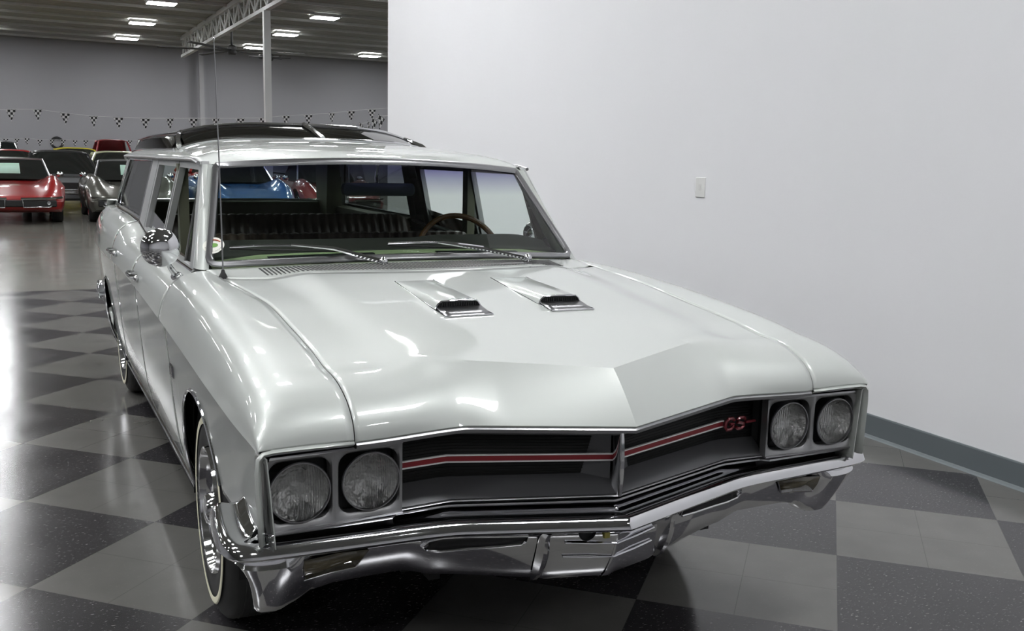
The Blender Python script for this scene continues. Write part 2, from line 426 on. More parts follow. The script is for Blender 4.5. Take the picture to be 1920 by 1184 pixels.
def ray_y(u, v, y):
    d = rt*((u-960)/f_px) + up*(-(v-592)/f_px) + fwd; k = (y-cam_loc.y)/d.y; return cam_loc + d*k
P = [ray_y(u, v, 25) for u, v in us]
pts = [(p.x, 25, p.z) for p in [ray_y(-60, 208, 25)]+P+[ray_y(760, 200, 25)]]
bunting('near string of checkered pennants', pts, [(p.x, 25, p.z, random.uniform(-.9, .9)) for p in P], .26, 'thin string carrying the near row of checkered pennants across the hall', '%s checkered pennant from the left on the upper string across the hall')
us2 = [(10, 260), (31, 260), (50, 259), (74, 262), (97, 262), (118, 262), (140, 263), (160, 263), (181, 263), (202, 263), (222, 263), (243, 263)]
P2 = [ray_y(u, v, 43) for u, v in us2]
bunting('far string of pale pennants', [(p.x, 43, p.z) for p in [ray_y(-60, 260, 43)]+P2+[ray_y(800, 268, 43)]], [(p.x, 43, p.z, random.uniform(-.5, .5)) for p in P2], .24, 'thin string with the far row of small pennants along the end wall', '%s small pennant from the left on the far string along the end wall')
us3 = [(634, 236), (652, 236), (664, 235), (678, 232), (692, 229), (703, 224), (716, 218)]
P3 = [ray_y(u, v, y) for (u, v), y in zip(us3, lin(24, 12.5, 7))]
s = MB().tube([tuple(ray_y(600, 232, 27))]+[tuple(p) for p in P3]+[(4.6, 9.1, 2.15)], .006, 5); tag(s.build('bunting_string', M['steel_white']), 'thin string running toward the partition wall above the wagon roof', 'string')
base = None
for i, p in enumerate(P3):
    if base is None:
        h = .20; mb = MB(); mb.add([(-h*.5, 0, 0), (h*.5, 0, 0), (0, 0, -h*1.15), (-h*.5, .006, 0), (h*.5, .006, 0), (0, .006, -h*1.15)], [(0, 2, 1), (3, 4, 5), (0, 1, 4, 3), (1, 2, 5, 4), (2, 0, 3, 5)])
        base = o = mb.build('pennant', M['flag'], flat=True)
    else: o = base.copy(); C.objects.link(o)
    o.location = p; o.rotation_euler = (0, .3, .9+random.uniform(-.3, .3))
    tag(o, '%s tilted checkered pennant from the left beside the partition edge, above the wagon roof' % ['first', 'second', 'third', 'fourth', 'fifth', 'sixth', 'seventh'][i], 'pennant', 'slanted string of pennants by the wall edge')
# light switch on the white wall
sx = wx(2.325)
r = empty('wall_switch', (sx, 2.325, 1.27), 'small white wall switch plate on the white partition wall', 'switch')
MB().box(sx-.008, sx, 2.275, 2.375, 1.205, 1.335).build('plate', M['switch'], r, bevel=.003)
MB().hexa([(sx-.009, 2.313, 1.25), (sx-.009, 2.337, 1.25), (sx-.007, 2.337, 1.25), (sx-.007, 2.313, 1.25), (sx-.015, 2.315, 1.292), (sx-.015, 2.335, 1.292), (sx-.007, 2.335, 1.292), (sx-.007, 2.315, 1.292)]).build('rocker', M['switch'], r)
# ================================================================== THE SILVER WAGON
W = empty('station_wagon', (0, 1.75, 0), 'large silver station wagon with raised glass roof, twin round headlamps and hood scoops', 'car')
def sstep(a, b, x):
    t = min(1, max(0, (x-a)/(b-a))); return t*t*(3-2*t)
def both(fn, name, m, parent=W, **k):
    a = fn().build(name, m, parent, **k); b = fn().mirrored().build(name, m, parent, **k); return a, b
YF, YR, ZW = .05, 3.19, .335      # axles
T_zcut = [(-.885, .788), (-.881, .806), (-.875, .820), (-.86, .8395), (-.82, .8685), (-.76, .8905), (-.70, .901), (-.665, .903), (-.533, .925), (-.3, .953), (0, .985), (.42, 1.003), (.6, 1.012)]
T_zk = [(-.885, .789), (-.881, .806), (-.875, .819), (-.86, .838), (-.82, .867), (-.76, .889), (-.70, .901), (-.665, .905), (-.533, .929), (-.3, .957), (0, .983), (.3, 1.000), (.6, 1.006)]
T_xc = [(-.885, .888), (-.6, .900), (-.2, .905), (1.5, .905), (2.5, .912), (3.3, .915), (3.9, .900), (4.2, .868), (4.36, .80)]
T_zc = [(-.885, .784), (-.2, .818), (.6, .845), (1.5, .862), (2.3, .870), (3.2, .862), (4.36, .81)]
T_sill = [(.6, .990), (1.5, 1.005), (2.05, 1.015), (2.45, 1.062), (3.0, 1.075), (4.0, 1.072), (4.2, 1.06), (4.36, 1.02)]
T_low = [(.20, .775), (.26, .812), (.40, .850), (.55, .868), (.70, .880), (.80, .889), (.90, .900)]   # x by height below the crease
def xg(z): return .775 - (z-1.0)*.234     # greenhouse tumblehome
def upper(y):
    xc, zc = herm(y, T_xc), herm(y, T_zc)
    if y <= .6:
        xcut = .677+(.05*sstep(-.2, .5, y)); zc0 = herm(y, T_zcut); zk = herm(y, T_zk)
        P = [(xcut, zc0), (.79, zk), (.853, zk-.16*(zk-zc)), (.885, zk-.50*(zk-zc)), (xc, zc)]
    else:
        zs = herm(y, T_sill); sh = xc-.905
        P = [(.772+sh*.9, zs), (.812+sh, zs-.010), (.858+sh, zs-.24*(zs-zc)), (.888+sh, zs-.55*(zs-zc)), (xc, zc)]
    return catmull(P, 6)
def zbot(y):
    z = .215
    if y < -.25: z = .50 if y > -.45 else .50+.062*sstep(-.45, -.70, y)
    for ya, R in ((YF, .378), (YR, .365)):
        d = abs(y-ya)
        if d < R: z = max(z, ZW+math.sqrt(R*R-d*d)*(.98))
    if y > 3.6: z = max(z, .215+.15*sstep(3.6, 4.3, y))
    return z
def lower(y, n=16):
    xc, zc = herm(y, T_xc), herm(y, T_zc); zb = zbot(y); sh = xc-.905
    if y < -.4: sh = xc-.905+.006*sstep(-.4, -.8, y)
    out = []
    for k in range(n+1):
        z = (zc-.016)+(zb-zc+.016)*k/n
        out.append((herm(z, T_low)+sh-.004, z))
    return out
def stations(a, b):
    ys = set(np.round(lin(a, b, max(2, int((b-a)/.03)+1)), 4)) | {q for q in (-.884, -.882, -.879, -.875, -.870, -.862, -.85, -.84, -.83) if a < q < b}
    for ya, R in ((YF, .378), (YR, .365)):
        for k in range(33):
            y = round(ya-R*math.cos(math.pi*k/32), 4)
            if a < y < b: ys.add(y)
    return sorted(ys)
def side_panel(a, b, inset=0., up=True):
    mb = MB(); rows = []
    for y in stations(a, b):
        U = upper(y) if up else []; Lw = lower(y)
        rows.append([(x-inset, y, z) for x, z in U+Lw])
    return mb.grid(rows)
# inner shell: dark structure behind the panels, with the wheel housings
def shell():
    mb = MB(); rows = []
    for y in stations(-.80, 4.25):
        rows.append([(x-.03, y, min(z, .94)) for x, z in lower(y, 10)])
    mb.grid(rows)
    for ya, R in ((YF, .385), (YR, .372)):
        rows = []
        for k in range(25):
            t = math.pi*(k/24*1.0); rows.append([(x, ya-R*math.cos(t), max(.26, ZW-.1+(R+.085)*math.sin(t)*.95)) for x in (.83, .80, .6, .48)])
        mb.grid(rows)
    return mb
both(shell, 'inner_body', M['under'])
MB().box(-.80, .80, .55, 4.2, .20, .26).build('floor_pan', M['under'], W)
MB().box(-.80, .80, .42, .50, .26, .98).build('firewall', M['under'], W)
MB().box(-.44, .44, -.55, .45, .30, .36).box(-.44, -.41, -.75, .45, .36, .85).box(.41, .44, -.75, .45, .36, .85).build('engine_bay', M['under'], W)
# body panels
fL, fR = both(lambda: side_panel(-.885, .602), 'fender', M['paint'], solid=.003)
d1, d2 = both(lambda: side_panel(.608, 1.555), 'front_door', M['paint'], solid=.003)
d3, d4 = both(lambda: side_panel(1.561, 2.455), 'rear_door', M['paint'], solid=.003)
q1, q2 = both(lambda: side_panel(2.461, 4.36), 'quarter_panel', M['paint'], solid=.003)
# hood
T_zcen = [(-.9, .899), (-.665, .927), (-.4, .964), (0, 1.010), (.2, 1.030), (.45, 1.040)]
def hz(x, y):
    x = abs(x); a = herm(y, T_zcen); c = herm(max(y, -.665), T_zcut)
    wgt = .42*(x/.68)**2+.58*sstep(.43, .57, x)
    return a+(c-a)*min(1, wgt)
def hood():
    mb = MB(); rows = []
    xs = lin(0, .6745, 49)
    for x0 in xs:
        row = []
        yr = .20+.22*(x0/.73)**2; yc = -.884+.219*min(1, x0/.503)
        if x0 > .40: yc = -.884+.219*(.795+(1-.795)*math.sin(min(1, (x0-.40)/.20)*math.pi/2))
        # leading edge
        if x0 < .40: yl, zl = -.996+.134*x0/.427, .779+.013*x0/.427
        else: yl = -.8705-.014*sstep(.40, .67, x0); zl = .7912-.004*sstep(.4, .67, x0)
        xr = .049*x0/.672
        for k in range(27):
            y = yr+(yc-yr)*k/26; row.append((x0+xr*sstep(-.2, .5, y), y, hz(x0, y)))
        zc = hz(x0, yc); bl = sstep(.22, .60, x0)
        for k in range(1, 17):
            t = k/16; la = (yc+(yl-yc)*t, zc+(zl-zc)*t); s, c = math.sin(t*math.pi/2), 1-math.cos(t*math.pi/2)
            ar = (yc+(yl-yc)*s, zc+(zl-zc)*c); bu = .35+.65*bl
            bu = bl if bl > .12 else .12
            row.append((x0, la[0]*(1-bu)+ar[0]*bu, la[1]*(1-bu)+ar[1]*bu))
        row.append((x0, yl+.004, zl-.006)); row.append((x0, yl+.02, zl-.008))
        rows.append(row)
    full = [[(-p[0], p[1], p[2]) for p in r] for r in reversed(rows[1:])]+rows
    return mb.grid(full)
hd = hood().build('hood', M['paint'], W, sharp=24, solid=.003)
# cowl panel with its long row of vent slots
def wsy(s): return .45+.15*s*s
def cowl():
    mb = MB(); rows = []
    for x in lin(-.745, .745, 61):
        s = x/.745; yr = .206+.225*(x/.73)**2; yw = wsy(s)-.005; zw = 1.040-.028*s*s; zr = hz(min(abs(x), .68), yr)-(.003)
        if abs(x) > .70: zr = 1.003
        zr2 = zr
        rows.append([(x, yr+(yw-yr)*k/8, zr2+(zw-zr2)*(k/8)) for k in range(9)])
    return mb.grid(rows)
cw = cowl().build('cowl_panel', M['paint'], W, solid=.003)
sl = MB()
for i in range(84):
    x = -.575+1.15*i/83; s = x/.745; yr = .206+.225*(x/.73)**2; yw = wsy(s)-.005
    zr = hz(abs(x), yr)-.003; zw = 1.040-.028*s*s
    a, b = .28, .84
    pa = (x+.004, yr+(yw-yr)*a, zr+(zw-zr)*a+.0025); pb = (x-.003, yr+(yw-yr)*b, zr+(zw-zr)*b+.0025)
    w_ = .0036
    sl.hexa([(pa[0]-w_, pa[1], pa[2]-.004), (pa[0]+w_, pa[1], pa[2]-.004), (pb[0]+w_, pb[1], pb[2]-.004), (pb[0]-w_, pb[1], pb[2]-.004),
             (pa[0]-w_, pa[1], pa[2]), (pa[0]+w_, pa[1], pa[2]), (pb[0]+w_, pb[1], pb[2]), (pb[0]-w_, pb[1], pb[2])])
sl.build('vent_slots', M['black'], cw, flat=True)
# hood scoops
for s in (-1, 1):
    def hp(x, y, dz=0.): return (x, y, hz(x, y)+dz)
    mb = MB(); rows = []
    n = 12
    for k in range(n+1):
        t = k/n; y = .06-.36*t; h = .024*(t**.75); xa = s*(.175-.075*t) if False else s*(.10); xb = s*(.28)
        xi, xo = .108-.004*t, .236+.004*t
        prof = [(xi-.006, 0), (xi+.002, h*.7), (xi+.012, h), ((xi+xo)/2, h*1.04), (xo-.012, h), (xo-.002, h*.7), (xo+.006, 0)]
        rows.append([hp(s*px, y, pz+.0015) for px, pz in prof])
    mb.grid(rows)
    sc = mb.build('hood_scoop', M['paint'], W, sharp=50)
    # chrome mouth surround and base edging
    rim = [hp(s*px, -.301, pz+.0015) for px, pz in [(.098, .001), (.106, .016), (.116, .024), (.172, .0255), (.228, .024), (.238, .016), (.246, .001)]]
    MB().tube(rim, .0024, 8).build('mouth_trim', M['chrome'], sc)
    MB().tube([hp(s*.104, .06, .001), hp(s*.098, -.30, .002), hp(s*.098, -.385, .004), hp(s*.246, -.385, .004), hp(s*.246, -.30, .002), hp(s*.240, .06, .001)], .0020, 6).build('base_trim', M['chrome'], sc)
    g = MB(); rows = []
    for y in (-.302, -.34, -.383): rows.append([hp(s*x, y, .0022+.006*(y+.383)/.08) for x in lin(.100, .244, 7)])
    g.grid(rows).build('lip_plate', M['chrome_dark'], sc, solid=.002)
    d = MB(); rows = []
    for (y, dz) in ((-.299, .001), (-.2995, .0225)): rows.append([hp(s*x, y, dz if .105 < x < .24 else dz*.7) for x in lin(.103, .241, 9)])
    d.grid(rows)
    for k in range(17):
        x = .110+.124*k/16; d.box(s*x-.0008, s*x+.0008, -.3035, -.300, hz(x, -.3)+.003, hz(x, -.3)+.020)
    d.build('mouth_grille', M['black'], sc, flat=True)
# fender front return (bevel round the lamps)
def bevel_ret():
    mb = MB(); rows = []
    out = [(.677, .787), (.74, .7885), (.80, .7890), (.860, .7880), (.882, .7845), (.893, .772), (.896, .74), (.895, .70), (.893, .64), (.890, .575)]
    inn = [(.677, .776), (.74, .776), (.80, .776), (.853, .7755), (.871, .773), (.880, .763), (.8825, .735), (.882, .70), (.880, .64), (.877, .575)]
    for (a, b), (c, d) in zip(out, inn):
        rows.append([(a, -.886, b), (a*.6+c*.4, -.891, b*.6+d*.4), (c, -.880, d), (c-.004, -.80, d)])
    return mb.grid(rows)
both(bevel_ret, 'lamp_surround', M['paint'], sharp=60, solid=.002)
# trim strip along the hood's leading edge
def strip_pts(x):
    x = abs(x)
    if x < .40: return -.996+.134*x/.427, .779+.013*x/.427
    return -.8705-.014*sstep(.40, .67, x), .7912-.004*sstep(.4, .67, x)
mb = MB(); rows = []
for x in lin(-.672, .672, 97):
    y, z = strip_pts(x); rows.append([(x, y+.002, z-.004), (x, y-.004, z-.009), (x, y-.003, z-.017), (x, y+.010, z-.020), (x, y+.03, z-.018)])
mb.grid(rows).build('hood_edge_trim', M['chrome_dark'], W, sharp=40)
def ftrim():
    mb = MB(); rows = []
    for x in lin(.678, .86, 14): rows.append([(x, -.889, .780-.002*(x-.67)), (x, -.893, .776), (x, -.888, .771)])
    return mb.grid(rows)
# grille plan helpers
def gy(x):   # plan line of the grille frame
    x = abs(x); return -.932+.102*min(1, x/.42)+(.006*max(0, (x-.42)/.13)) if x < .43 else -.830
def gzt(x): return tab(abs(x), [(0, .746), (.42, .769), (.56, .765)])
def gzb(x): return tab(abs(x), [(0, .586), (.42, .597), (.56, .593)])
xs = lin(-.556, .556, 81)
mb = MB(); rows = []
for x in lin(-.87, .87, 61):
    y = gy(x)+.075 if abs(x) < .56 else -.80
    y0_ = strip_pts(min(abs(x), .67))[0]+.03
    rows.append([(x, y0_, .768 if abs(x) > .1 else .762), (x, y, .75), (x, y, .60), (x, y+.01, .55)])
mb.grid(rows).build('front_filler', M['grille'], W)
# recessed fine-bar insert
mb = MB(); rows = []
for x in xs: rows.append([(x, gy(x)+.055, gzt(x)-.004), (x, gy(x)+.055, gzb(x)+.004)])
mb.grid(rows)
gi = mb.build('grille_insert', M['grille'], W, solid=.002)
bars = MB()
for k in range(22):
    t = (k+.5)/22
    bars.grid([[(x, gy(x)+.054, gzt(x)+(gzb(x)-gzt(x))*t-.0008), (x, gy(x)+.0525, gzt(x)+(gzb(x)-gzt(x))*t), (x, gy(x)+.054, gzt(x)+(gzb(x)-gzt(x))*t+.0008)] for x in xs[::4]])
bars.build('grille_bars', M['grille'], gi)
# frame: sloping upper and lower surfaces
mb = MB(); rows = []
for x in xs: rows.append([(x, gy(x)+.052, gzt(x)-.020), (x, gy(x)+.012, gzt(x)-.010), (x, gy(x)-.001, gzt(x)-.006), (x, gy(x)-.003, gzt(x)-.002), (x, gy(x), gzt(x))])
mb.grid(rows); rows = []
for x in xs: rows.append([(x, gy(x)+.052, gzb(x)+.042), (x, gy(x)+.030, gzb(x)+.028), (x, gy(x)+.004, gzb(x)+.006), (x, gy(x)-.001, gzb(x)+.002), (x, gy(x), gzb(x)-.002)])
mb.grid(rows)
for s in (-1, 1):   # end ramps by the centre bar and by the lamps
    mb.add([(s*.006, gy(.006)+.034, gzt(0)-.012), (s*.045, gy(.045)+.054, gzt(.12)-.02), (s*.075, gy(.075)+.054, gzb(.12)+.03), (s*.006, gy(.006)+.034, gzb(0)+.03)], [(0, 1, 2, 3)])
mb.build('grille_frame', M['argent'], W, sharp=35)
for nm, zf, dz in (('upper_bright_edge', gzt, 0.), ('lower_bright_edge', gzb, -.002)):
    MB().tube([(x, gy(x)-.003, zf(x)+dz) for x in xs], .0024, 8).build(nm, M['chrome_dark'], W)
# red stripe with white edges
def st(z0, z1, dy):
    mb = MB(); rows = []
    for x in xs:
        zc = tab(abs(x), [(0, .676), (.42, .692), (.56, .688)]); y = gy(x)+.028+dy
        rows.append([(x, y+.006, zc+z1), (x, y, zc+z1), (x, y, zc+z0), (x, y+.006, zc+z0)])
    return mb.grid(rows)
def st(z0, z1, dy):
    mb = MB(); rows = []
    for x in lin(-.556, .430, 72):
        zc = tab(abs(x), [(0, .676), (.42, .692), (.56, .688)]); y = gy(x)+.028+dy
        rows.append([(x, y+.006, zc+z1), (x, y, zc+z1), (x, y, zc+z0), (x, y+.006, zc+z0)])
    return mb.grid(rows)
rs = st(-.0065, .0065, 0).build('grille_stripe', M['red_stripe'], W, flat=True)
st(.0065, .0100, -.002).build('stripe_edge', M['white_edge'], rs, flat=True); st(-.0100, -.0065, -.002).build('stripe_edge', M['white_edge'], rs, flat=True)
# centre bar
mb = MB(); rows = []
for k in range(9):
    t = k/8; z = .748-.166*t; yy = -.936-.006*math.sin(t*math.pi); ww = .0085 if k not in (0, 8) else .006
    rows.append([(-ww, yy+.03, z), (-ww, yy+.003, z), (-ww*.5, yy-.003, z), (ww*.5, yy-.003, z), (ww, yy+.003, z), (ww, yy+.03, z)])
mb.grid(rows).build('centre_bar', M['chrome'], W, sharp=50)
# GS badge on the grille
def letters(txt, x0, z0, h, w, gap, r, fn, slant=.2):
    mb = MB(); x = x0
    for ch in txt:
        for st_ in GLYPH[ch]: mb.tube([fn(x+(px+slant*pz)*w, z0+pz*h) for px, pz in st_], r, 6)
        x += w+gap
    return mb
gb = letters('GS', .425, .676, .031, .031, .008, .0050, lambda x, z: (x, gy(x)+.018, z)).build('grille_badge', M['badge'], W)
gb['label'] = 'red GS letters on the grille stripe'
MB().box(.50, .535, gy(.5)+.014, gy(.5)+.022, .6905, .6965).build('badge_tail', M['badge'], gb)
# headlamps
for s in (-1, 1):
    def fp(x, z, dy=0.): return (s*x, -.848-.018*(x-.555)/.328+dy, z)
    hb = MB()
    for xa, xb in ((.549, .712), (.712, .873)):
        za, zb_ = .593, .762
        xc_, zc_ = (xa+xb)/2, (za+zb_)/2; inn = rrect(xa+.0095, xb-.0095, za+.015, zb_-.012, .028, 5)
        outp = []
        for (px, pz) in inn:
            dx, dz = px-xc_, pz-zc_; k = min((xb-xa)/2/max(abs(dx), 1e-6), (zb_-za)/2/max(abs(dz), 1e-6)); outp.append((xc_+dx*k, zc_+dz*k))
        n = len(inn)
        # snap outer corners
        ro = .004 if xa < .6 else .016
        crn = [(xb-(0 if xa < .6 else .008), zb_-(0 if xa < .6 else .008)), (xa, zb_), (xa, za), (xb-(0 if xa < .6 else .004), za+(0 if xa < .6 else .004))]
        for ci, cpt in enumerate(crn):
            kk = ci*6+3; outp[kk if kk < n else n-1] = cpt
        rows = [[fp(*p, .025) for p in outp], [fp(*p, .0) for p in outp],
                [fp(a[0]*.35+b[0]*.65, a[1]*.35+b[1]*.65, .001) for a, b in zip(outp, inn)], [fp(*p, .006) for p in inn], [fp(*p, .035) for p in inn]]
        hb.grid(rows, close_v=True)
    bez = hb.build('headlamp_bezel', M['bezel'], W, sharp=35)
    MB().hexa([fp(.549, .7600, -.005), fp(.863, .7600, -.005), fp(.863, .7600, .01), fp(.549, .7600, .01), fp(.549, .7650, -.003), fp(.860, .7650, -.003), fp(.860, .7650, .01), fp(.549, .7650, .01)]).build('bezel_edge', M['chrome_dark'], bez)
    MB().hexa([fp(.549, .589, -.003), fp(.866, .589, -.003), fp(.866, .589, .012), fp(.549, .589, .012), fp(.549, .595, -.006), fp(.868, .595, -.006), fp(.868, .595, .01), fp(.549, .595, .01)]).build('bezel_edge', M['chrome_dark'], bez)
    cup = MB()
    for xa, xb in ((.553, .708), (.716, .869)):
        inn = rrect(xa, xb, .597, .761, .02, 5)
        cup.grid([[fp(*p, .012) for p in inn], [fp((xa+xb)/2+(p[0]-(xa+xb)/2)*.9, .679+(p[1]-.679)*.9, .05) for p in inn], [fp((xa+xb)/2, .679, .055)]*1 and [fp((xa+xb)/2+(p[0]-(xa+xb)/2)*.05, .679+(p[1]-.679)*.05, .055) for p in inn]], close_v=True)
    cup.build('lamp_recess', M['black'], bez)
    for xl, zl in ((.627, .679), (.794, .677)):
        c0 = fp(xl, zl)
        hl = MB().lathe([(-.028, .0), (-.024, .02), (-.012, .050), (.0, .066)], (c0[0], c0[1]+.016, c0[2]), 'y', 40, -1)
        lamp_ = MB().lathe([(.0, .0665), (.006, .0705), (.010, .069), (.010, .0665), (-.004, .066)], (c0[0], c0[1]+.004, c0[2]), 'y', 48, -1).build('headlamp', M['chrome_dark'], W)
        MB().lathe([(-.034, .0), (-.033, .012), (-.029, .026), (-.022, .040), (-.011, .053), (.002, .0665)], (c0[0], c0[1]+.004, c0[2]), 'y', 40, -1).build('reflector', M['reflector'], lamp_, sharp=90)
        ln = MB().lathe([(.006, .0665), (.012, .055), (.017, .036), (.0195, .016), (.020, .0)], (c0[0], c0[1]+.004, c0[2]), 'y', 48, -1)
        ln.build('lens', M['fluted'], lamp_, sharp=60)
# bumper -------------------------------------------------------------
bp_ = [(0, -.996), (.05, -.984), (.2, -.947), (.36, -.907), (.43, -.890), (.50, -.884), (.65, -.881), (.80, -.877), (.885, -.873), (.930, -.866), (.954, -.845), (.962, -.79), (.958, -.70), (.945, -.60)]
def bz_top(i): return tab(bp_[i][0] if bp_[i][1] < -.84 else 1.0+(bp_[i][1]+.84), [(0, .536), (.43, .552), (.9, .562), (1.0, .566), (1.24, .585)])
def bz_bot(x, y):
    if y > -.846: return tab(y, [(-.845, .415), (-.80, .445), (-.74, .485), (-.60, .53)])
    return tab(x, [(0, .352), (.185, .354), (.215, .362), (.28, .368), (.46, .392), (.52, .414), (.62, .414), (.70, .412), (.75, .402), (.785, .375), (.83, .356), (.88, .358), (.91, .372), (.93, .392), (.955, .42)])
bfine = [(0, -.996)]
for i in range(len(bp_)-1):
    n = max(2, int(math.hypot(bp_[i+1][0]-bp_[i][0], bp_[i+1][1]-bp_[i][1])/.012))
    for k in range(1, n+1): bfine.append((bp_[i][0]+(bp_[i+1][0]-bp_[i][0])*k/n, bp_[i][1]+(bp_[i+1][1]-bp_[i][1])*k/n))
sm = [np.array(p) for p in bfine]
for _ in range(6): sm = [sm[0]]+[(sm[i-1]+2*sm[i]+sm[i+1])/4 for i in range(1, len(sm)-1)]+[sm[-1]]
def bsect(i):
    p = sm[i]; a = sm[max(i-1, 0)]; b = sm[min(i+1, len(sm)-1)]; t = b-a; t = t/np.linalg.norm(t); nrm = np.array([t[1], -t[0]])  # outward
    if i == 0: nrm = np.array([0, -1.])
    x, y = p; zt = tab(x if y < -.846 else 1.0+(y+.846), [(0, .532), (.43, .548), (.9, .556), (1.0, .558), (1.24, .575)])
    zb = bz_bot(x, y)
    bul = .012*sstep(.77, .84, x)*(1-sstep(.87, .93, x)); H = zt-zb
    fl = 1.0
    prof = [(-.105, .018), (-.088, .024), (-.078, .022), (-.066, .010), (-.045, .006), (-.028, .010), (-.019, .009), (-.011, .005), (-.004, -.003), (.0, -.014), (.001, -.016), (-.004, -.022), (-.020, -.028), (-.040, -.034)]
    out = []
    for d, dz in prof: out.append((d, zt+dz))
    wb = sstep(.72, .84, x); face = -.058+.036*wb
    for k in range(1, 9):
        u = k/8; z = (zt-.036)+(zb+.012-(zt-.036))*u
        d = face-(.040+.050*wb)*u**(1.6-.5*wb)+bul*math.sin(u*math.pi*.62)
        out.append((d, z))
    out.append((face-.050-.060*wb, zb)); out.append((face-.085-.05*wb, zb-.002)); out.append((face-.095-.05*wb, zb+.02))
    return [(p[0]+nrm[0]*d if i else 0., p[1]+nrm[1]*d, z) for d, z in out]
sec = [bsect(i) for i in range(len(sm))]
mb = MB(); mb.grid([[(-q[0], q[1], q[2]) for q in r] for r in reversed(sec[1:])]+sec)
bump = mb.build('front_bumper', M['chrome'], W, sharp=40, solid=.002)
# filler valance between bumper and grille
mb = MB(); rows = []
for i, p in enumerate(sm):
    if p[1] > -.85 or p[0] > .862: break
    x = p[0]; y = gy(x)+.03 if x < .55 else -.83
    rows.append([(x, min(y, -.80), .600), (x, y, .575), (x, p[1]+.10, .560), (x, p[1]+.08, .548)])
mb.grid([[(-q[0], q[1], q[2]) for q in r] for r in reversed(rows[1:])]+rows)
mb.build('bumper_filler', M['black'], W)
MB().tube([(x, gy(x)+.012, tab(abs(x), [(0, .566), (.42, .578), (.56, .577), (.87, .579)])) if abs(x) < .56 else (x, -.842, .579) for x in lin(-.86, .86, 97)], .004, 8).build('valance_bead', M['chrome_dark'], W)
def bface(x, z, d=0.):   # point on the bumper's lower face, pushed out by d
    i = min(range(len(sm)), key=lambda k: abs(sm[k][0]-abs(x)) if sm[k][1] < -.846 else 9); S = sec[i][13:23]
    y = np.interp(-z, [-q[2] for q in S], [q[1] for q in S]); return (x, y-d, z)
def patch(outline_fn, d0, d1):
    pass
for s in (-1, 1):
    # air slot
    top = [(.235, .497), (.30, .501), (.38, .506), (.44, .508), (.472, .500)]; bot = [(.245, .472), (.30, .470), (.38, .468), (.44, .466), (.478, .474)]
    mb = MB(); mb.grid([[bface(s*a, b, .001) for a, b in top], [bface(s*a, (b+d)/2, .001) for (a, b), (c, d) in zip(top, bot)], [bface(s*c, d, .001) for c, d in bot]])
    so = mb.build('air_slot', M['black'], bump, solid=.004)
    ring = [bface(s*a, b, .002) for a, b in bot]+[bface(s*.490, .487, .002)]+[bface(s*a, b, .002) for a, b in reversed(top)]
    MB().tube(ring+[bface(s*.235, .48, .002)], .0035, 6, closed=True).build('slot_lip', M['chrome'], bump)
    # parking lamp
    q = [(.625, .506), (.775, .508), (.768, .455), (.650, .462)]
    mb = MB(); mb.grid([[bface(s*lerp, z, .004) for lerp, z in ((.625, .504), (.70, .506), (.778, .504))], [bface(s*a, z, .005) for a, z in ((.640, .480), (.70, .480), (.778, .478))], [bface(s*a, z, .004) for a, z in ((.655, .461), (.70, .458), (.772, .453))]])
    pl = mb.build('parking_lamp', M['amber'], bump, solid=.006)
    MB().tube([bface(s*.622, .503, .007), bface(s*.652, .458, .007), bface(s*.71, .454, .007), bface(s*.775, .449, .007)], .0026, 6).build('lamp_rim', M['chrome'], pl)
    # bumper rib
    mb = MB(); rows = []
    for k in range(11):
        u = k/10; z = .505-.148*u; ww = .016*math.sin(math.pi*(.25+.5*u)); pr = .002+.024*math.sin(math.pi*min(1, .15+.85*u))**.8
        b0 = bface(s*.19, z)
        rows.append([(s*.19-ww, b0[1]+.004, z), (s*.19-ww*.5, b0[1]-pr*.8, z), (s*.19, b0[1]-pr, z), (s*.19+ww*.5, b0[1]-pr*.8, z), (s*.19+ww, b0[1]+.004, z)])
    mb.grid(rows).build('bumper_rib', M['chrome'], bump)
for z in (.455, .415):
    MB().tube([bface(x, z+.012*(abs(x)/.14), .001) for x in lin(-.135, .135, 9)], .003, 8).build('plate_ridge', M['chrome'], bump)
b0 = bface(-.05, .49)
MB().box(-.043, -.027, b0[1]-.006, b0[1]+.004, .478, .492).build('yellow_tag', M['yellow'], bump)
MB().lathe([(0, 0), (0, .024), (.006, .026), (.010, .024)], (-.09, bface(-.09, .50)[1]+.006, .503), 'y', 20, -1).build('jack_hole', M['black'], bump)
# chrome wheel-arch lips and rocker mouldings
def lip(ya, R):
    P = []
    for k in range(41):
        t = math.radians(-20+220*k/40); y = ya-R*math.cos(t); z = ZW+R*math.sin(t)*.98
        if z < .225: continue
        if ya < 1 and y < ya and z < .50: continue
        P.append((herm(z, T_low)+herm(y, T_xc)-.905-.001, y, z))
    return MB().tube(P, .006, 8)
for f_, ya, R in ((fL, YF, .376), (q1, YR, .363)):
    lip(ya, R).build('arch_trim', M['chrome'], f_)
for f_, ya, R in ((fR, YF, .376), (q2, YR, .363)):
    lip(ya, R).mirrored().build('arch_trim', M['chrome'], f_)
both(lambda: MB().tube([(herm(.245, T_low)+herm(y, T_xc)-.905, y, .245) for y in lin(YF+.40, YR-.38, 20)], .010, 8), 'rocker_trim', M['chrome'])
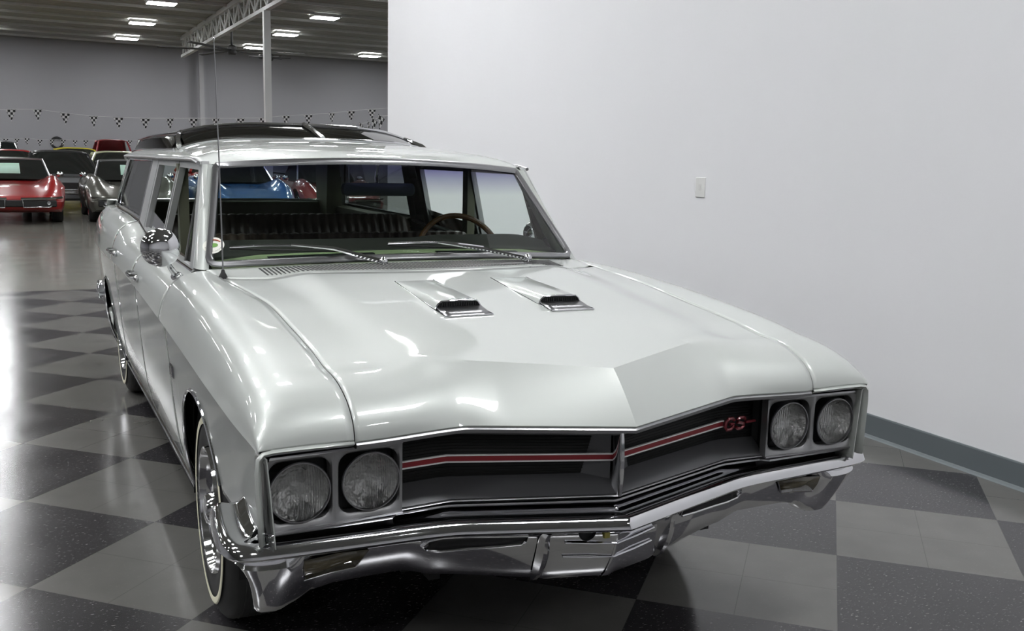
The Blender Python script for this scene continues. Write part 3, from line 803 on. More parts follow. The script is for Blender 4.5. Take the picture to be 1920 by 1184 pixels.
# wheels
def wheel(x, y, s, steer=0.):
    c = (0, 0, 0)
    R_ = Matrix.Translation((x, y, ZW)) @ Matrix.Rotation(steer, 4, 'Z')
    # tyre profile: (offset from the outer face inward, radius)
    tp = [(.075, .175), (.020, .182), (.006, .200), (.000, .235), (.004, .280), (.018, .315), (.032, .330), (.045, .334), (.105, .335), (.165, .334), (.178, .330), (.195, .31), (.21, .25), (.205, .19), (.14, .175)]
    o = MB().lathe([(-a, r) for a, r in tp], c, 'x', 72, s).build('wheel', M['rubber'], W, matrix=R_, sharp=60)
    tr = MB()
    for a in (.060, .085, .105, .125, .150): tr.lathe([(-a-.002, .3345), (-a, .3362), (-a-.004+.006, .3345)], c, 'x', 72, s)
    tr.build('tread_rib', M['rubber'], o, matrix=R_)
    MB().lathe([(.0015, .262), (.0025, .268), (.0025, .280), (.000, .284)], (0, 0, 0), 'x', 96, s).build('whitewall_band', M['whitewall'], o, matrix=R_)
    rim = MB().lathe([(-.012, .200), (.004, .192), (.002, .184), (-.018, .178), (-.030, .165), (-.05, .15), (-.055, .10)], c, 'x', 60, s)
    rim.build('trim_ring', M['chrome'], o, matrix=R_)
    sp = MB()
    for k in range(5):
        a = k*2*math.pi/5
        for da, rr, w2 in ((0, 1, 1),):
            ca, sa = math.cos(a), math.sin(a)
            def q(r, w, d): return (s*d, ca*r-sa*w, sa*r+ca*w)
            sp.hexa([q(.03, -.03, -.055), q(.165, -.022, -.055), q(.165, .022, -.055), q(.03, .03, -.055), q(.03, -.022, -.012), q(.165, -.014, -.03), q(.165, .014, -.03), q(.03, .022, -.012)])
    sp.build('spoke_disc', M['chrome'], o, matrix=R_)
    MB().lathe([(-.05, .055), (-.01, .052), (.008, .042), (.014, .02), (.015, 0)], c, 'x', 30, s).build('hub_cap', M['chrome'], o, matrix=R_)
    MB().lathe([(-.06, .168), (-.065, 0)], c, 'x', 40, s).build('brake_disc', M['black'], o, matrix=R_)
    return o
STEER = -.03
wheel(-.845, YF, -1, STEER); wheel(.845, YF, 1, STEER); wheel(-.815, YR, -1); wheel(.815, YR, 1)
# ---------------------------------------------------------------- greenhouse
T_zt = [(.80, 1.408), (.95, 1.432), (1.2, 1.458), (1.5, 1.477), (1.8, 1.490), (2.2, 1.496), (3.4, 1.490), (3.8, 1.470), (3.97, 1.43)]
def rz(x, y): a = herm(y, T_zt); u = min(1, abs(x)/.70); return a-(a-1.394)*(.22*u*u+.78*u**6)
def wsW(s, t, d=0.):   # windscreen surface, s across (-1..1), t up (0..1)
    hw = .745-.098*t
    x = s*hw; y = (.45+.15*s*s)*(1-t)+(.825+.13*s*s)*t; z = (1.046-.028*s*s)*(1-t)+(1.404-.030*s*s)*t
    return (x, y-d*.65, z+d*.75)
mb = MB(); rows = []
for x in lin(-.70, .70, 57):
    yf = .83+.13*min(1, (x/.66))**2 if abs(x) < .66 else .96
    yb = 3.98-.10*(x/.7)**4
    rows.append([(x, yf-.004, 1.404-.030*(x/.66)**2-.002)]+[(x, yf+(yb-yf)*(k/60), rz(x, yf+(yb-yf)*(k/60)) if k > 2 else 1.404-.030*(x/.66)**2+(rz(x, yf+(yb-yf)*3/60)-1.404+.030*(x/.66)**2)*math.sin(math.pi/2*k/3)) for k in range(61)])
roof = mb.grid(rows).build('roof', M['paint'], W, solid=.004, sharp=50)
mb = MB(); rows = []
for x in lin(-.675, .675, 25): rows.append([(x, y, rz(x, y)-.030) for y in lin(.98, 3.9, 30)])
mb.grid(rows).build('headliner', M['headliner'], W, solid=.004)
# drip rails
both(lambda: MB().tube([(.703, .955, 1.378)]+[(.707, y, 1.390) for y in lin(1.05, 3.75, 24)]+[(.69, 3.88, 1.37)], .0075, 8), 'drip_rail', M['chrome_dark'])
# windscreen and its bright frame
ws = MB(); rows = [[wsW(s, t) for t in lin(.03, .985, 14)] for s in lin(-.985, .985, 41)]
wg = ws.grid(rows).build('windshield', M['screen_glass'], W, solid=.0)
def corner(s0, t0, n=6, r=(.05, .10)):
    return [(s0*(1-r[0]*(1-math.cos(a))), t0+(r[1]*(1-math.sin(a)) if t0 < .5 else 0)) for a in lin(0, math.pi/2, n)]
pth = [(s, 0) for s in lin(-.94, .94, 41)]+[(.97, .012), (.99, .04), (1., .09)]+[(1, t) for t in lin(.14, .97, 12)]+[(.99, 1.)]+[(s, 1) for s in lin(.96, -.96, 41)]+[(-.99, 1.)]+[(-1, t) for t in lin(.97, .14, 12)]+[(-1., .09), (-.99, .04), (-.97, .012)]
def frame_ring(pth, wd, dd):
    out = [np.array(wsW(s, t, dd*.2)) for s, t in pth]; cen = np.array(wsW(0, .5))
    rows = []
    n = len(pth)
    for i, p in enumerate(out):
        tg = out[(i+1) % n]-out[i-1]; tg /= np.linalg.norm(tg); nm = np.array([0, -.69, .72]); ins = np.cross(nm, tg); ins /= np.linalg.norm(ins)
        if np.dot(ins, cen-p) < 0: ins = -ins
        rows.append([tuple(p-ins*.004), tuple(p-ins*.002+nm*dd), tuple(p+ins*wd*.45+nm*dd*1.25), tuple(p+ins*wd*.9+nm*dd*.6), tuple(p+ins*wd)])
    return MB().grid(rows, close_u=True)
frame_ring(pth, .026, .008).build('windshield_trim', M['chrome_dark'], W, sharp=50)
# black edging inside the frame
# A pillars
def apil():
    mb = MB(); rows = []
    for t in lin(-.02, 1.0, 14):
        a = wsW(1.0, t); z = a[2]; x2 = xg(max(z, 1.0))+.006; y2 = .66+(z-1.0)*(.955-.66)/.385
        rows.append([(a[0]-.012, a[1]+.004, a[2]), (a[0]+.004, a[1]+.002, a[2]), (a[0]*.45+x2*.55, a[1]*.5+y2*.5-.016, z), (x2-.004, y2+.0, z), (x2-.006, y2+.035, z), (x2-.05, y2+.05, z), (a[0]-.012, a[1]+.030, z)])
    return mb.grid(rows)
both(apil, 'windshield_pillar', M['paint'], sharp=60)
# side frames in the tumblehome plane
def ringp(outer, inner, dx0=.004, dx1=-.022):
    mb = MB(); o0 = [(xg(z)+dx0, y, z) for y, z in outer]; i0 = [(xg(z)+dx0, y, z) for y, z in inner]
    o1 = [(xg(z)+dx1, y, z) for y, z in outer]; i1 = [(xg(z)+dx1, y, z) for y, z in inner]
    return mb.grid([o1, o0, i0, i1, o1][:4], close_v=True)
FD_o = [(.665, 1.000), (.955, 1.386), (1.512, 1.390), (1.530, .995)]; FD_i = [(.735, 1.012), (.995, 1.352), (1.487, 1.356), (1.503, 1.012)]
RD_o = [(1.552, .995), (1.536, 1.390), (2.215, 1.391), (2.245, 1.04)]; RD_i = [(1.580, 1.014), (1.564, 1.356), (2.172, 1.357), (2.200, 1.050)]
for s_, (da_, db_) in ((1, (d2, d4)), (-1, (d1, d3))):
    pass
fr1 = both(lambda: ringp(FD_o, FD_i), 'window_frame', M['pillar_trim']); fr2 = both(lambda: ringp(RD_o, RD_i), 'window_frame', M['pillar_trim'])
def glz(P, dx=-.012): mb = MB(); return mb.add([(xg(z)+dx, y, z) for y, z in P], [tuple(range(len(P)))])
# vent wings in front of the door glass (all main door glasses are wound down)
VW = [(.740, 1.012), (.985, 1.34), (.965, 1.20), (.915, 1.012)]
both(lambda: glz([(.745, 1.012), (.975, 1.330), (.990, 1.30), (.915, 1.012)]), 'vent_window', M['glass'], flat=True)
both(lambda: MB().tube([(xg(z)-.008, y, z) for y, z in ((.915, 1.0), (.955, 1.16), (.992, 1.345))], .007, 8), 'vent_bar', M['chrome'])
glz([(1.60, 1.01), (1.592, 1.09), (2.195, 1.135), (2.198, 1.05)]).build('rear_door_glass', M['glass'], W, flat=True)
glz([(1.60, 1.01), (1.592, 1.09), (2.195, 1.135), (2.198, 1.05)]).mirrored().build('rear_door_glass', M['glass'], W, flat=True)
# fixed pillar behind the rear door
both(lambda: ringp([(2.215, 1.395), (2.430, 1.395), (2.470, 1.055), (2.245, 1.030)], [(2.30, 1.30), (2.35, 1.30), (2.36, 1.10), (2.31, 1.10)], .006, -.03).add([(xg(z)+.006, y, z) for y, z in [(2.30, 1.30), (2.35, 1.30), (2.36, 1.10), (2.31, 1.10)]], [(0, 1, 2, 3)]), 'side_pillar', M['argent2'] if 'argent2' in M else M['paint'])
QO = [(2.440, 1.390), (3.560, 1.386), (3.800, 1.082), (2.478, 1.070)]; QI = [(2.462, 1.374), (3.545, 1.370), (3.768, 1.096), (2.495, 1.086)]
both(lambda: ringp(QO, QI, .008, -.02), 'quarter_frame', M['chrome'])
both(lambda: glz(QI, -.004), 'quarter_glass', M['quarter_glass'] if 'quarter_glass' in M else M['glass'], flat=True)
def dpil():
    mb = MB(); rows = []
    for t in lin(0, 1, 10):
        z = 1.06+(1.40-1.06)*t; yq = 3.81-.245*t; yb = 4.06-.12*t; x = xg(z)+.004
        rows.append([(x, yq, z), (x, (yq+yb)/2, z), (x-.02, yb-.02, z), (x-.06, yb, z), (x-.10, yb, z), (x-.10, yb-.03, z), (x-.05, yq, z)])
    return mb.grid(rows, close_v=True)
both(dpil, 'rear_pillar', M['paint'], sharp=50)
both(lambda: MB().hexa([(.60, 3.78, 1.0), (.71, 3.78, 1.0), (.71, 4.02, 1.0), (.60, 4.02, 1.0), (.56, 3.60, 1.39), (.655, 3.60, 1.39), (.655, 3.90, 1.39), (.56, 3.90, 1.39)]), 'pillar_lining', M['trim_green'])
# outer belt mouldings
both(lambda: MB().tube([(.778, .66, .998), (.778, 1.0, .999), (.777, 1.5, 1.004), (.776, 2.0, 1.014), (.770, 2.25, 1.036), (.768, 2.45, 1.062)], .007, 8), 'belt_moulding', M['chrome'])
# shelf between belt line and window plane
both(lambda: MB().grid([[(.772, y, herm(y, T_sill)), (.74, y, herm(y, T_sill)+.002), (.735, y, herm(y, T_sill)-.06)] for y in lin(.60, 4.0, 50)]), 'window_sill_panel', M['vinyl_brown'])
# tailgate
mb = MB(); rows = []
for x in lin(-.80, .80, 25):
    b = 4.36-.10*(abs(x)/.8)**6
    rows.append([(x, 4.0, 1.10), (x, 4.05, 1.105), (x, 4.10, 1.08), (x, b-.03, .98), (x, b, .85), (x, b+.01, .6), (x, b-.02, .35), (x, b-.2, .25)])
tg = mb.grid(rows).build('tailgate', M['paint'], W, solid=.004)
mb = MB(); rows = []
for x in lin(-.63, .63, 13): rows.append([(x, 4.075-.03*(x/.63)**2, 1.11), (x, 3.945-.03*(x/.63)**2, 1.40)])
mb.grid(rows).build('rear_window', M['glass'], W)
MB().tube([(-.66, 4.02, 1.105), (-.63, 3.925, 1.405), (.63, 3.925, 1.405), (.66, 4.02, 1.105), (-.66, 4.02, 1.105)], .012, 8).build('rear_window_frame', M['chrome'], W)
# rear bumper
mb = MB(); rows = []
P = [(.868, 4.14), (.870, 4.25), (.86, 4.38), (.82, 4.46), (.6, 4.50), (.2, 4.51)]; P = P+[(-x, y) for x, y in reversed(P)]
for x, y in P: rows.append([(x*.95, y-.06, .53), (x, y, .525), (x*1.005, y+.005, .49), (x, y-.01, .44), (x*.97, y-.05, .42)])
mb.grid(rows).build('rear_bumper', M['chrome'], W, solid=.003)
# raised glass roof section (vista roof)
def vb(x): return 1.745+.16*(x/.62)**2
def vt(x): return 2.08+.12*(x/.60)**2
def vz(x, y): a = 1.566-.012*sstep(3.2, 3.85, y); return a-.052*(abs(x)/.60)**4-.006*(abs(x)/.6)**2
mb = MB(); rows = []
for x in lin(-.61, .61, 41): rows.append([(x, vb(x), rz(x, vb(x))+.004), (x*.985, (vb(x)+vt(x))/2, (rz(x, vb(x))+vz(x*.97, vt(x)))/2+.008), (x*.97, vt(x), vz(x*.97, vt(x)))])
vg = mb.grid(rows).build('roof_front_glass', M['roof_glass'], W, sharp=60)
tube = MB().tube
fr = MB().tube([(x, vb(x)-.004, rz(x, vb(x))+.006) for x in lin(-.625, .625, 41)], .008, 8)
fr.build('glass_lower_trim', M['chrome'], vg)
MB().tube([(x, vt(x)+.002, vz(x, vt(x))+.002) for x in lin(-.60, .60, 41)], .011, 8).build('glass_upper_trim', M['chrome'], vg)
MB().tube([(0, vb(0)-.006, rz(0, vb(0))+.010), (0, (vb(0)+vt(0))/2, (rz(0, vb(0))+vz(0, vt(0)))/2+.014), (0, vt(0), vz(0, vt(0))+.006)], .014, 8).build('divider', M['chrome'], vg)
for s in (-1, 1):
    MB().tube([(s*.632, vb(.63)+.02, rz(.63, vb(.63))+.010), (s*.625, 2.02, 1.478), (s*.605, 2.13, 1.500), (s*.585, vt(.585), vz(.585, vt(.585))+.004)], .013, 8).build('corner_trim', M['chrome'], vg)
mb = MB(); rows = []
for x in lin(-.60, .60, 33):
    rows.append([(x, vt(x)+(3.88-vt(x))*k/16, vz(x, vt(x)+(3.88-vt(x))*k/16)) for k in range(17)]+[(x, 3.93, rz(x, 3.93)+.004)])
mb.grid(rows).build('raised_roof_panel', M['paint'], W, solid=.006)
def sidegl():
    mb = MB(); rows = []
    for y in lin(2.14, 3.86, 20): rows.append([(.645, y, rz(.645, y)+.002), (.602, y, vz(.60, y)-.001)])
    return mb.grid(rows)
a, b = both(sidegl, 'roof_side_glass', M['roof_glass'])
for o_, s in ((a, 1), (b, -1)):
    MB().tube([(s*.648, y, rz(.648, y)+.006) for y in lin(2.0, 3.88, 20)], .007, 8).build('side_glass_trim', M['chrome'], o_)
    MB().tube([(s*.604, y, vz(.60, y)+.002) for y in lin(2.13, 3.88, 20)]+[(s*.62, 3.95, 1.42)], .009, 8).build('roof_edge_trim', M['chrome'], o_)
# ---------------------------------------------------------------- cabin
mb = MB(); rows = []
for x in lin(-.72, .72, 41):
    s = x/.745; y0_ = wsy(s)+.015
    rows.append([(x, y0_, 1.038-.03*s*s), (x, y0_+.05, 1.050-.03*s*s), (x, y0_+.15, 1.066-.03*s*s), (x, y0_+.16, 1.060-.03*s*s)])
dl = mb.grid(rows).build('dash_base', M['dash_green'], W)
for sx_ in (-.33, .30):
    MB().grid([[(x, wsy(x/.745)+.095, 1.0590-.03*(x/.745)**2), (x, wsy(x/.745)+.120, 1.0625-.03*(x/.745)**2)] for x in lin(sx_-.19, sx_+.19, 17)]).build('defroster_slot', M['black'], dl, solid=.002)
mb = MB(); rows = []
for x in lin(-.73, .73, 61):
    s = x/.745; y0_ = wsy(s)+.165-.05*sstep(.5, .72, abs(x)); e = 1-.9*max(0, (abs(x)-.60)/.13)**2
    hump = .010*sstep(.12, .25, x)*(1-sstep(.55, .70, x))
    rows.append([(x, y0_, 1.050-.03*s*s), (x, y0_+.004, 1.069-.03*s*s), (x, y0_+.09, 1.079-.03*s*s), (x, .84, 1.070+(.022+hump)*e), (x, .90, 1.068+(.020+hump)*e), (x, .94, 1.045), (x, .945, .98), (x, .93, .80)])
db_ = mb.grid(rows).build('dashboard', M['dash_top'], W, sharp=50)
# steering wheel
Rw = Matrix.Translation((.40, .985, .985)) @ Matrix.Rotation(math.radians(68), 4, 'X')
sw = MB().tube([(.198*math.cos(a), .198*math.sin(a), 0) for a in lin(0, 2*math.pi, 49)[:-1]], .0125, 10, closed=True).build('steering_wheel', M['wood'], W, matrix=Rw)
sp = MB()
for a in (200, 340, 270):
    c_, s_ = math.cos(math.radians(a)), math.sin(math.radians(a)); sp.tube([(.03*c_, .03*s_, -.02), (.19*c_, .19*s_, 0)], .008, 8)
sp.build('wheel_spokes', M['chrome'], sw, matrix=Rw)
MB().tube([(0, 0, -.03), (0, 0, -.25)], .03, 12).build('steering_column', M['black'], sw, matrix=Rw)
# bench seats with upright pleats
def bench(name, y, zt, zb, wd, m):
    mb = MB(); rows = []
    n = 28*4
    for k in range(n+1):
        x = -wd+2*wd*k/n; ph = (k % 4)/4; pl = .010*abs(math.sin(math.pi*k/4))
        e = 1-max(0, (abs(x)-(wd-.09))/.09)**2*.6
        row = []
        for a, b in ((-.085, 0), (-.085, .55), (-.075, .85), (-.03, 1.0), (.04, 1.0), (.085, .9), (.09, .5), (.10, 0)):
            row.append((x, y+a-(pl if a < .03 else 0), zb+(zt-zb)*b*(1 if b < .8 else .88+.12*e)+(pl*.6 if b == 1. else 0)))
        rows.append(row)
    back = mb.grid(rows).build(name, m, W, sharp=60)
    mb = MB(); rows = []
    for k in range(n+1):
        x = -wd+2*wd*k/n; pl = .008*abs(math.sin(math.pi*k/4))
        rows.append([(x, y-.08, zb+.02), (x, y-.10, zb+.10+pl), (x, y-.50, zb+.13+pl), (x, y-.56, zb+.08), (x, y-.56, zb-.08)])
    mb.grid(rows).build('seat_cushion', m, back)
    return back
bench('front_seat', 1.42, 1.066, .50, .66, M['vinyl_brown'])
bench('rear_seat', 2.36, 1.098, .50, .67, M['vinyl'])
MB().box(-.70, .70, 2.5, 3.95, .60, .66).build('cargo_floor', M['carpet'], W)
for s in (-1, 1):
    MB().hexa([(s*.66, 2.47, .66), (s*.76, 2.47, .66), (s*.76, 3.95, .66), (s*.66, 3.95, .66), (s*.67, 2.47, 1.06), (s*.755, 2.47, 1.075), (s*.755, 3.95, 1.085), (s*.66, 3.95, 1.075)]).build('cargo_side_trim', M['trim_green'], W)
    MB().hexa([(s*.72, .62, .3), (s*.80, .62, .3), (s*.80, 2.44, .3), (s*.72, 2.44, .3), (s*.715, .62, .985), (s*.765, .62, .985), (s*.765, 2.44, 1.02), (s*.715, 2.44, 1.02)]).build('door_lining', M['vinyl_brown'], W)
    MB().box(*(sorted((s*.66, s*.70))), 1.50, 1.56, .98, 1.37).build('pillar_trim', M['trim_green'], W)
MB().box(-.68, .68, 3.93, 4.0, .62, 1.10).build('tailgate_lining', M['trim_green'], W, bevel=.01)
MB().tube([(-.66, 3.955, 1.108), (.66, 3.955, 1.108)], .007, 8).build('tailgate_ledge', M['chrome'], W)
# interior mirror
mm = MB(); P = rrect(-.155, .155, -.026, .026, .02, 4)
mm.grid([[(x*.6, .02, z*.5) for x, z in P], [(x*.97, .012, z*.95) for x, z in P], [(x, 0, z) for x, z in P], [(x, -.004, z) for x, z in P]], close_v=True).add([(x, -.004, z) for x, z in P], [tuple(range(len(P)))]).add([(x*.6, .02, z*.5) for x, z in P], [tuple(range(len(P)))])
mi = mm.build('rear_view_mirror', M['mirror_case'] if 'mirror_case' in M else M['black'], W, matrix=Matrix.Translation((-.016, .87, 1.287)) @ Matrix.Rotation(math.radians(180), 4, 'Z'))
MB().tube([(-.016, .885, 1.29), (-.016, .90, 1.33), (-.016, .885, 1.385)], .008, 8).build('mirror_stalk', M['chrome'], mi)
# ---------------------------------------------------------------- outside fittings
def side_x(y, z):   # outer skin of the body at (y, z)
    U = upper(y); Q = U+lower(y); 
    zs = [q[1] for q in Q]; xs_ = [q[0] for q in Q]
    best = min(range(len(Q)), key=lambda i: abs(zs[i]-z)+(0 if xs_[i] > .8 else 1)); return xs_[best]
for s, (fd, rd) in ((-1, (d2, d4)), (1, (d1, d3))):
    for y, z, par in ((1.42, .905, fd), (2.33, .922, rd)):
        x = side_x(y, z)
        h = MB().tube([(s*(x+.002), y-.075, z), (s*(x+.026), y-.07, z+.002), (s*(x+.030), y-.02, z+.002), (s*(x+.030), y+.04, z+.002), (s*(x+.026), y+.07, z+.002), (s*(x+.002), y+.075, z)], [.010, .010, .008, .008, .010, .010], 10)
        ho = h.build('door_handle', M['chrome'], par)
        MB().ball((s*(x+.010), y-.105, z-.004), .014, 14, 8, .8).build('push_button', M['chrome'], ho)
        MB().lathe([(0, 0), (.004, .010), (0, .012)], (s*(x+.001), y-.10, z-.05), 'x', 14, s).build('door_lock', M['chrome'], ho)
# fender badges
for s, par in ((-1, fR), (1, fL)):
    x0 = side_x(.50, .68)+.003
    MB().hexa([(s*x0, .48, .655), (s*(x0+.006), .485, .66), (s*(x0+.006), .545, .66), (s*x0, .55, .655), (s*(x0+.003), .48, .70), (s*(x0+.008), .485, .695), (s*(x0+.008), .545, .695), (s*(x0+.003), .55, .70)]).build('fender_badge', M['chrome'], par)
# round door mirror (both sides)
for s, par in ((-1, d2), (1, d1)):
    fx_, fy_, fz = s*.862, .60+.03, 1.005
    cx, cy2, cz = s*.935, .232, 1.124
    if s > 0: cx, cy2, cz = .885, 1.20, 1.075
    fx_, fy_, fz = s*.835, cy2+.36 if s < 0 else .72, .985
    fy_ = max(fy_, .64) if s < 0 else 1.30
    arm_ = MB().tube([(fx_, fy_, fz), (fx_+s*.03, fy_-.06, fz+.04), (cx, cy2+.02, cz-.005)], [.012, .009, .008], 10).build('mirror_arm', M['chrome'], par)
    MB().ball((fx_, fy_, fz), .022, 18, 10, 1, 1.3, .8).build('mirror_foot', M['chrome'], arm_)
    hd_ = MB().lathe([(-.030, 0), (-.029, .020), (-.022, .040), (-.010, .053), (.004, .0585), (.012, .0595), (.018, .058), (.018, 0)], (cx, cy2, cz), 'y', 40, 1)
    hd_.build('mirror_head', M['chrome'], arm_)
# antenna
a0 = np.array((-.716, .43, .995)); fz_ = None
an = MB().tube([tuple(a0+(0, 0, .02)), tuple(a0*.5+np.array((-.724, .43, 1.78))*.5), (-.727, .43, 1.78)], [.0028, .0022, .0014], 8).build('antenna', M['chrome_dark'], W)
MB().ball((-.727, .43, 1.782), .004, 10, 6).build('antenna_tip', M['chrome'], an)
MB().lathe([(0, .022), (.004, .022), (.006, .017)], tuple(a0+(0, 0, -.001)), 'z', 24).build('antenna_ring', M['chrome'], an)
MB().lathe([(.003, .016), (.012, .014), (.024, .008), (.034, .005), (.036, 0)], tuple(a0), 'z', 24).build('antenna_base', M['black'], an)
# wipers: a point of the screen seen from the driver's side, by (s, t)
def ws_hit(u, v, d=.0):
    dr = rt*((u-960)/f_px)+up*(-(v-592)/f_px)+fwd
    return dr
def wiper(pv, elbow, joint, b0, b1):
    arm = MB().tube([pv, elbow, joint], [.010, .0075, .004], 8).build('wiper_arm', M['chrome'], W)
    MB().ball(pv, .017, 18, 10, 1, 1, 1.1).build('wiper_pivot', M['chrome'], arm)
    mid = [(np.array(b0)*(1-t)+np.array(b1)*t) for t in lin(0, 1, 9)]
    mid = [tuple(m_+np.array((0, -.010, .012))*math.sin(math.pi*t)) for m_, t in zip(mid, lin(0, 1, 9))]
    bl = MB().tube(mid, .0045, 6).build('wiper_blade', M['chrome'], arm)
    MB().tube([tuple(np.array(m_)+(0, .006, -.007)) for m_ in [b0, tuple((np.array(b0)+np.array(b1))/2), b1]], .0035, 6).build('rubber_strip', M['rubber'], bl)
wiper((-.162, .395, 1.045), (-.316, .490, 1.087), (-.459, .532, 1.100), (-.658, .611, 1.088), (-.296, .491, 1.083))
wiper((.432, .415, 1.042), (.27, .455, 1.075), (.079, .470, 1.104), (-.113, .487, 1.102), (.275, .486, 1.082))
# round club sticker inside the lower corner of the screen
def stk(u, v, d=-.002): p = wsW(-.972+u, .195+v, d); return p
def disc(ru, rv, d, n=32, f=lambda a: 1.):
    mb = MB(); P = [stk(ru*math.cos(a)*f(a), rv*math.sin(a)*f(a), d) for a in lin(0, 2*math.pi, n+1)[:-1]]
    return mb.add([stk(0, 0, d)]+P, [(0, i+1, (i+1) % n+1) for i in range(n)])
stick = disc(.046, .070, .0025, 32, lambda a: 1+.06*abs(math.cos(2*a))).build('club_sticker', M['sticker_white'], wg, flat=True)
disc(.020, .020, .0035, 20).build('sticker_green_mark', M['sticker_green'], stick, flat=True)
mk = MB()
for u0, v0, u1, v1 in ((-.025, -.028, -.012, .005), (-.012, .005, -.008, -.020)):
    a, b = stk(u0, v0, .0045), stk(u1, v1, .0045); mk.tube([a, b], .0018, 6)
for k in range(16):   # small capitals round the lower rim
    a = math.radians(200+140*k/15); mk.tube([stk(.036*math.cos(a), .052*math.sin(a), .0045), stk(.040*math.cos(a), .060*math.sin(a), .0045)], .0006, 5)
mk.build('sticker_lettering', M['sticker_dark'], stick)
mk = MB().tube([stk(u, .048-.01*(u/.02)**2, .0045) for u in lin(-.005, .028, 6)], .0022, 6); mk.build('sticker_red_word', M['sticker_red'], stick)
# ================================================================== OTHER CARS IN THE HALL
def paint(name, c, metal=.1): return mat(name, c, .3, metal, 1.0)
PM = dict(red=paint('red_paint', (.30, .008, .008), .0), grey=paint('grey_paint', (.13, .13, .11), .5), blue=paint('blue_paint', (.015, .10, .32), .2), dark=paint('dark_paint', (.02, .02, .022)), silver=paint('silver_grey_paint', (.22, .23, .24), .5),
          yellow=paint('yellow_paint', (.55, .47, .03)), cream=paint('cream_paint', (.45, .46, .30)), white=paint('white_paint', (.62, .64, .60)), maroon=paint('maroon_paint', (.20, .01, .015)))
M['placard'] = mat('placard', (.42, .62, .52), .7)
def car_wheels(r, xs_, ys_, rad, ox, oy, wd=.22):
    for x in (-xs_, xs_):
        for y in ys_:
            s = 1 if x > 0 else -1
            wv_ = MB().lathe([(-.2, .0), (-.2, rad*.7), (-.19, rad*.97), (-.17, rad), (-.03, rad), (0, rad*.95), (.003, rad*.70), (-.01, rad*.66), (-.01, 0)], (ox+x, oy+y, rad), 'x', 32, s).build('wheel', M['rubber'], r, sharp=50)
            MB().lathe([(-.005, rad*.66), (.004, rad*.62), (-.03, rad*.5), (-.02, rad*.2), (.0, .0)], (ox+x, oy+y, rad), 'x', 24, s).build('wheel_rim', M['chrome'], wv_)
def loft_body(st_, ox, oy, rad, ws_):
    mb = MB(); rows = []
    ys = []
    for a, b in zip(st_[:-1], st_[1:]): ys += lin(a[0], b[0], 7)[:-1]
    ys.append(st_[-1][0])
    extra = []
    for wy in ws_: extra += [wy-rad*1.12*math.cos(math.pi*k/14) for k in range(15)]
    ys = sorted(set(np.round(ys+extra, 3)))
    H = lambda y, i: herm(y, [(q[0], q[i]) for q in st_])
    for y in ys:
        zc, zh, w_, zl = H(y, 1), H(y, 2), H(y, 3), H(y, 4); zb = zl
        for wy in ws_:
            d = abs(y-wy); R = rad*1.12
            if d < R: zb = max(zb, rad+math.sqrt(R*R-d*d)*.95)
        zm = (zh*.55+zl*.45)
        half = catmull([(0, zc), (w_*.45, zc-.005), (w_*.74, zh), (w_*.93, zh-.10), (w_, max(zm, zb+.02))], 4)
        half += [(w_*.985, max(zb+.01, (zm+zb)/2)), (w_*.93, zb), (w_*.4, zb if zb < .3 else zb), (0, zb)]
        rows.append([(ox+x, oy+y, z) for x, z in half])
    full = [[(2*ox-q[0], q[1], q[2]) for q in reversed(r)][:-1]+r for r in rows]
    mb.grid(full)
    n = len(full[0]); mb.f.append(tuple(range(n))); mb.f.append(tuple(range(len(mb.v)-n, len(mb.v))))
    return mb
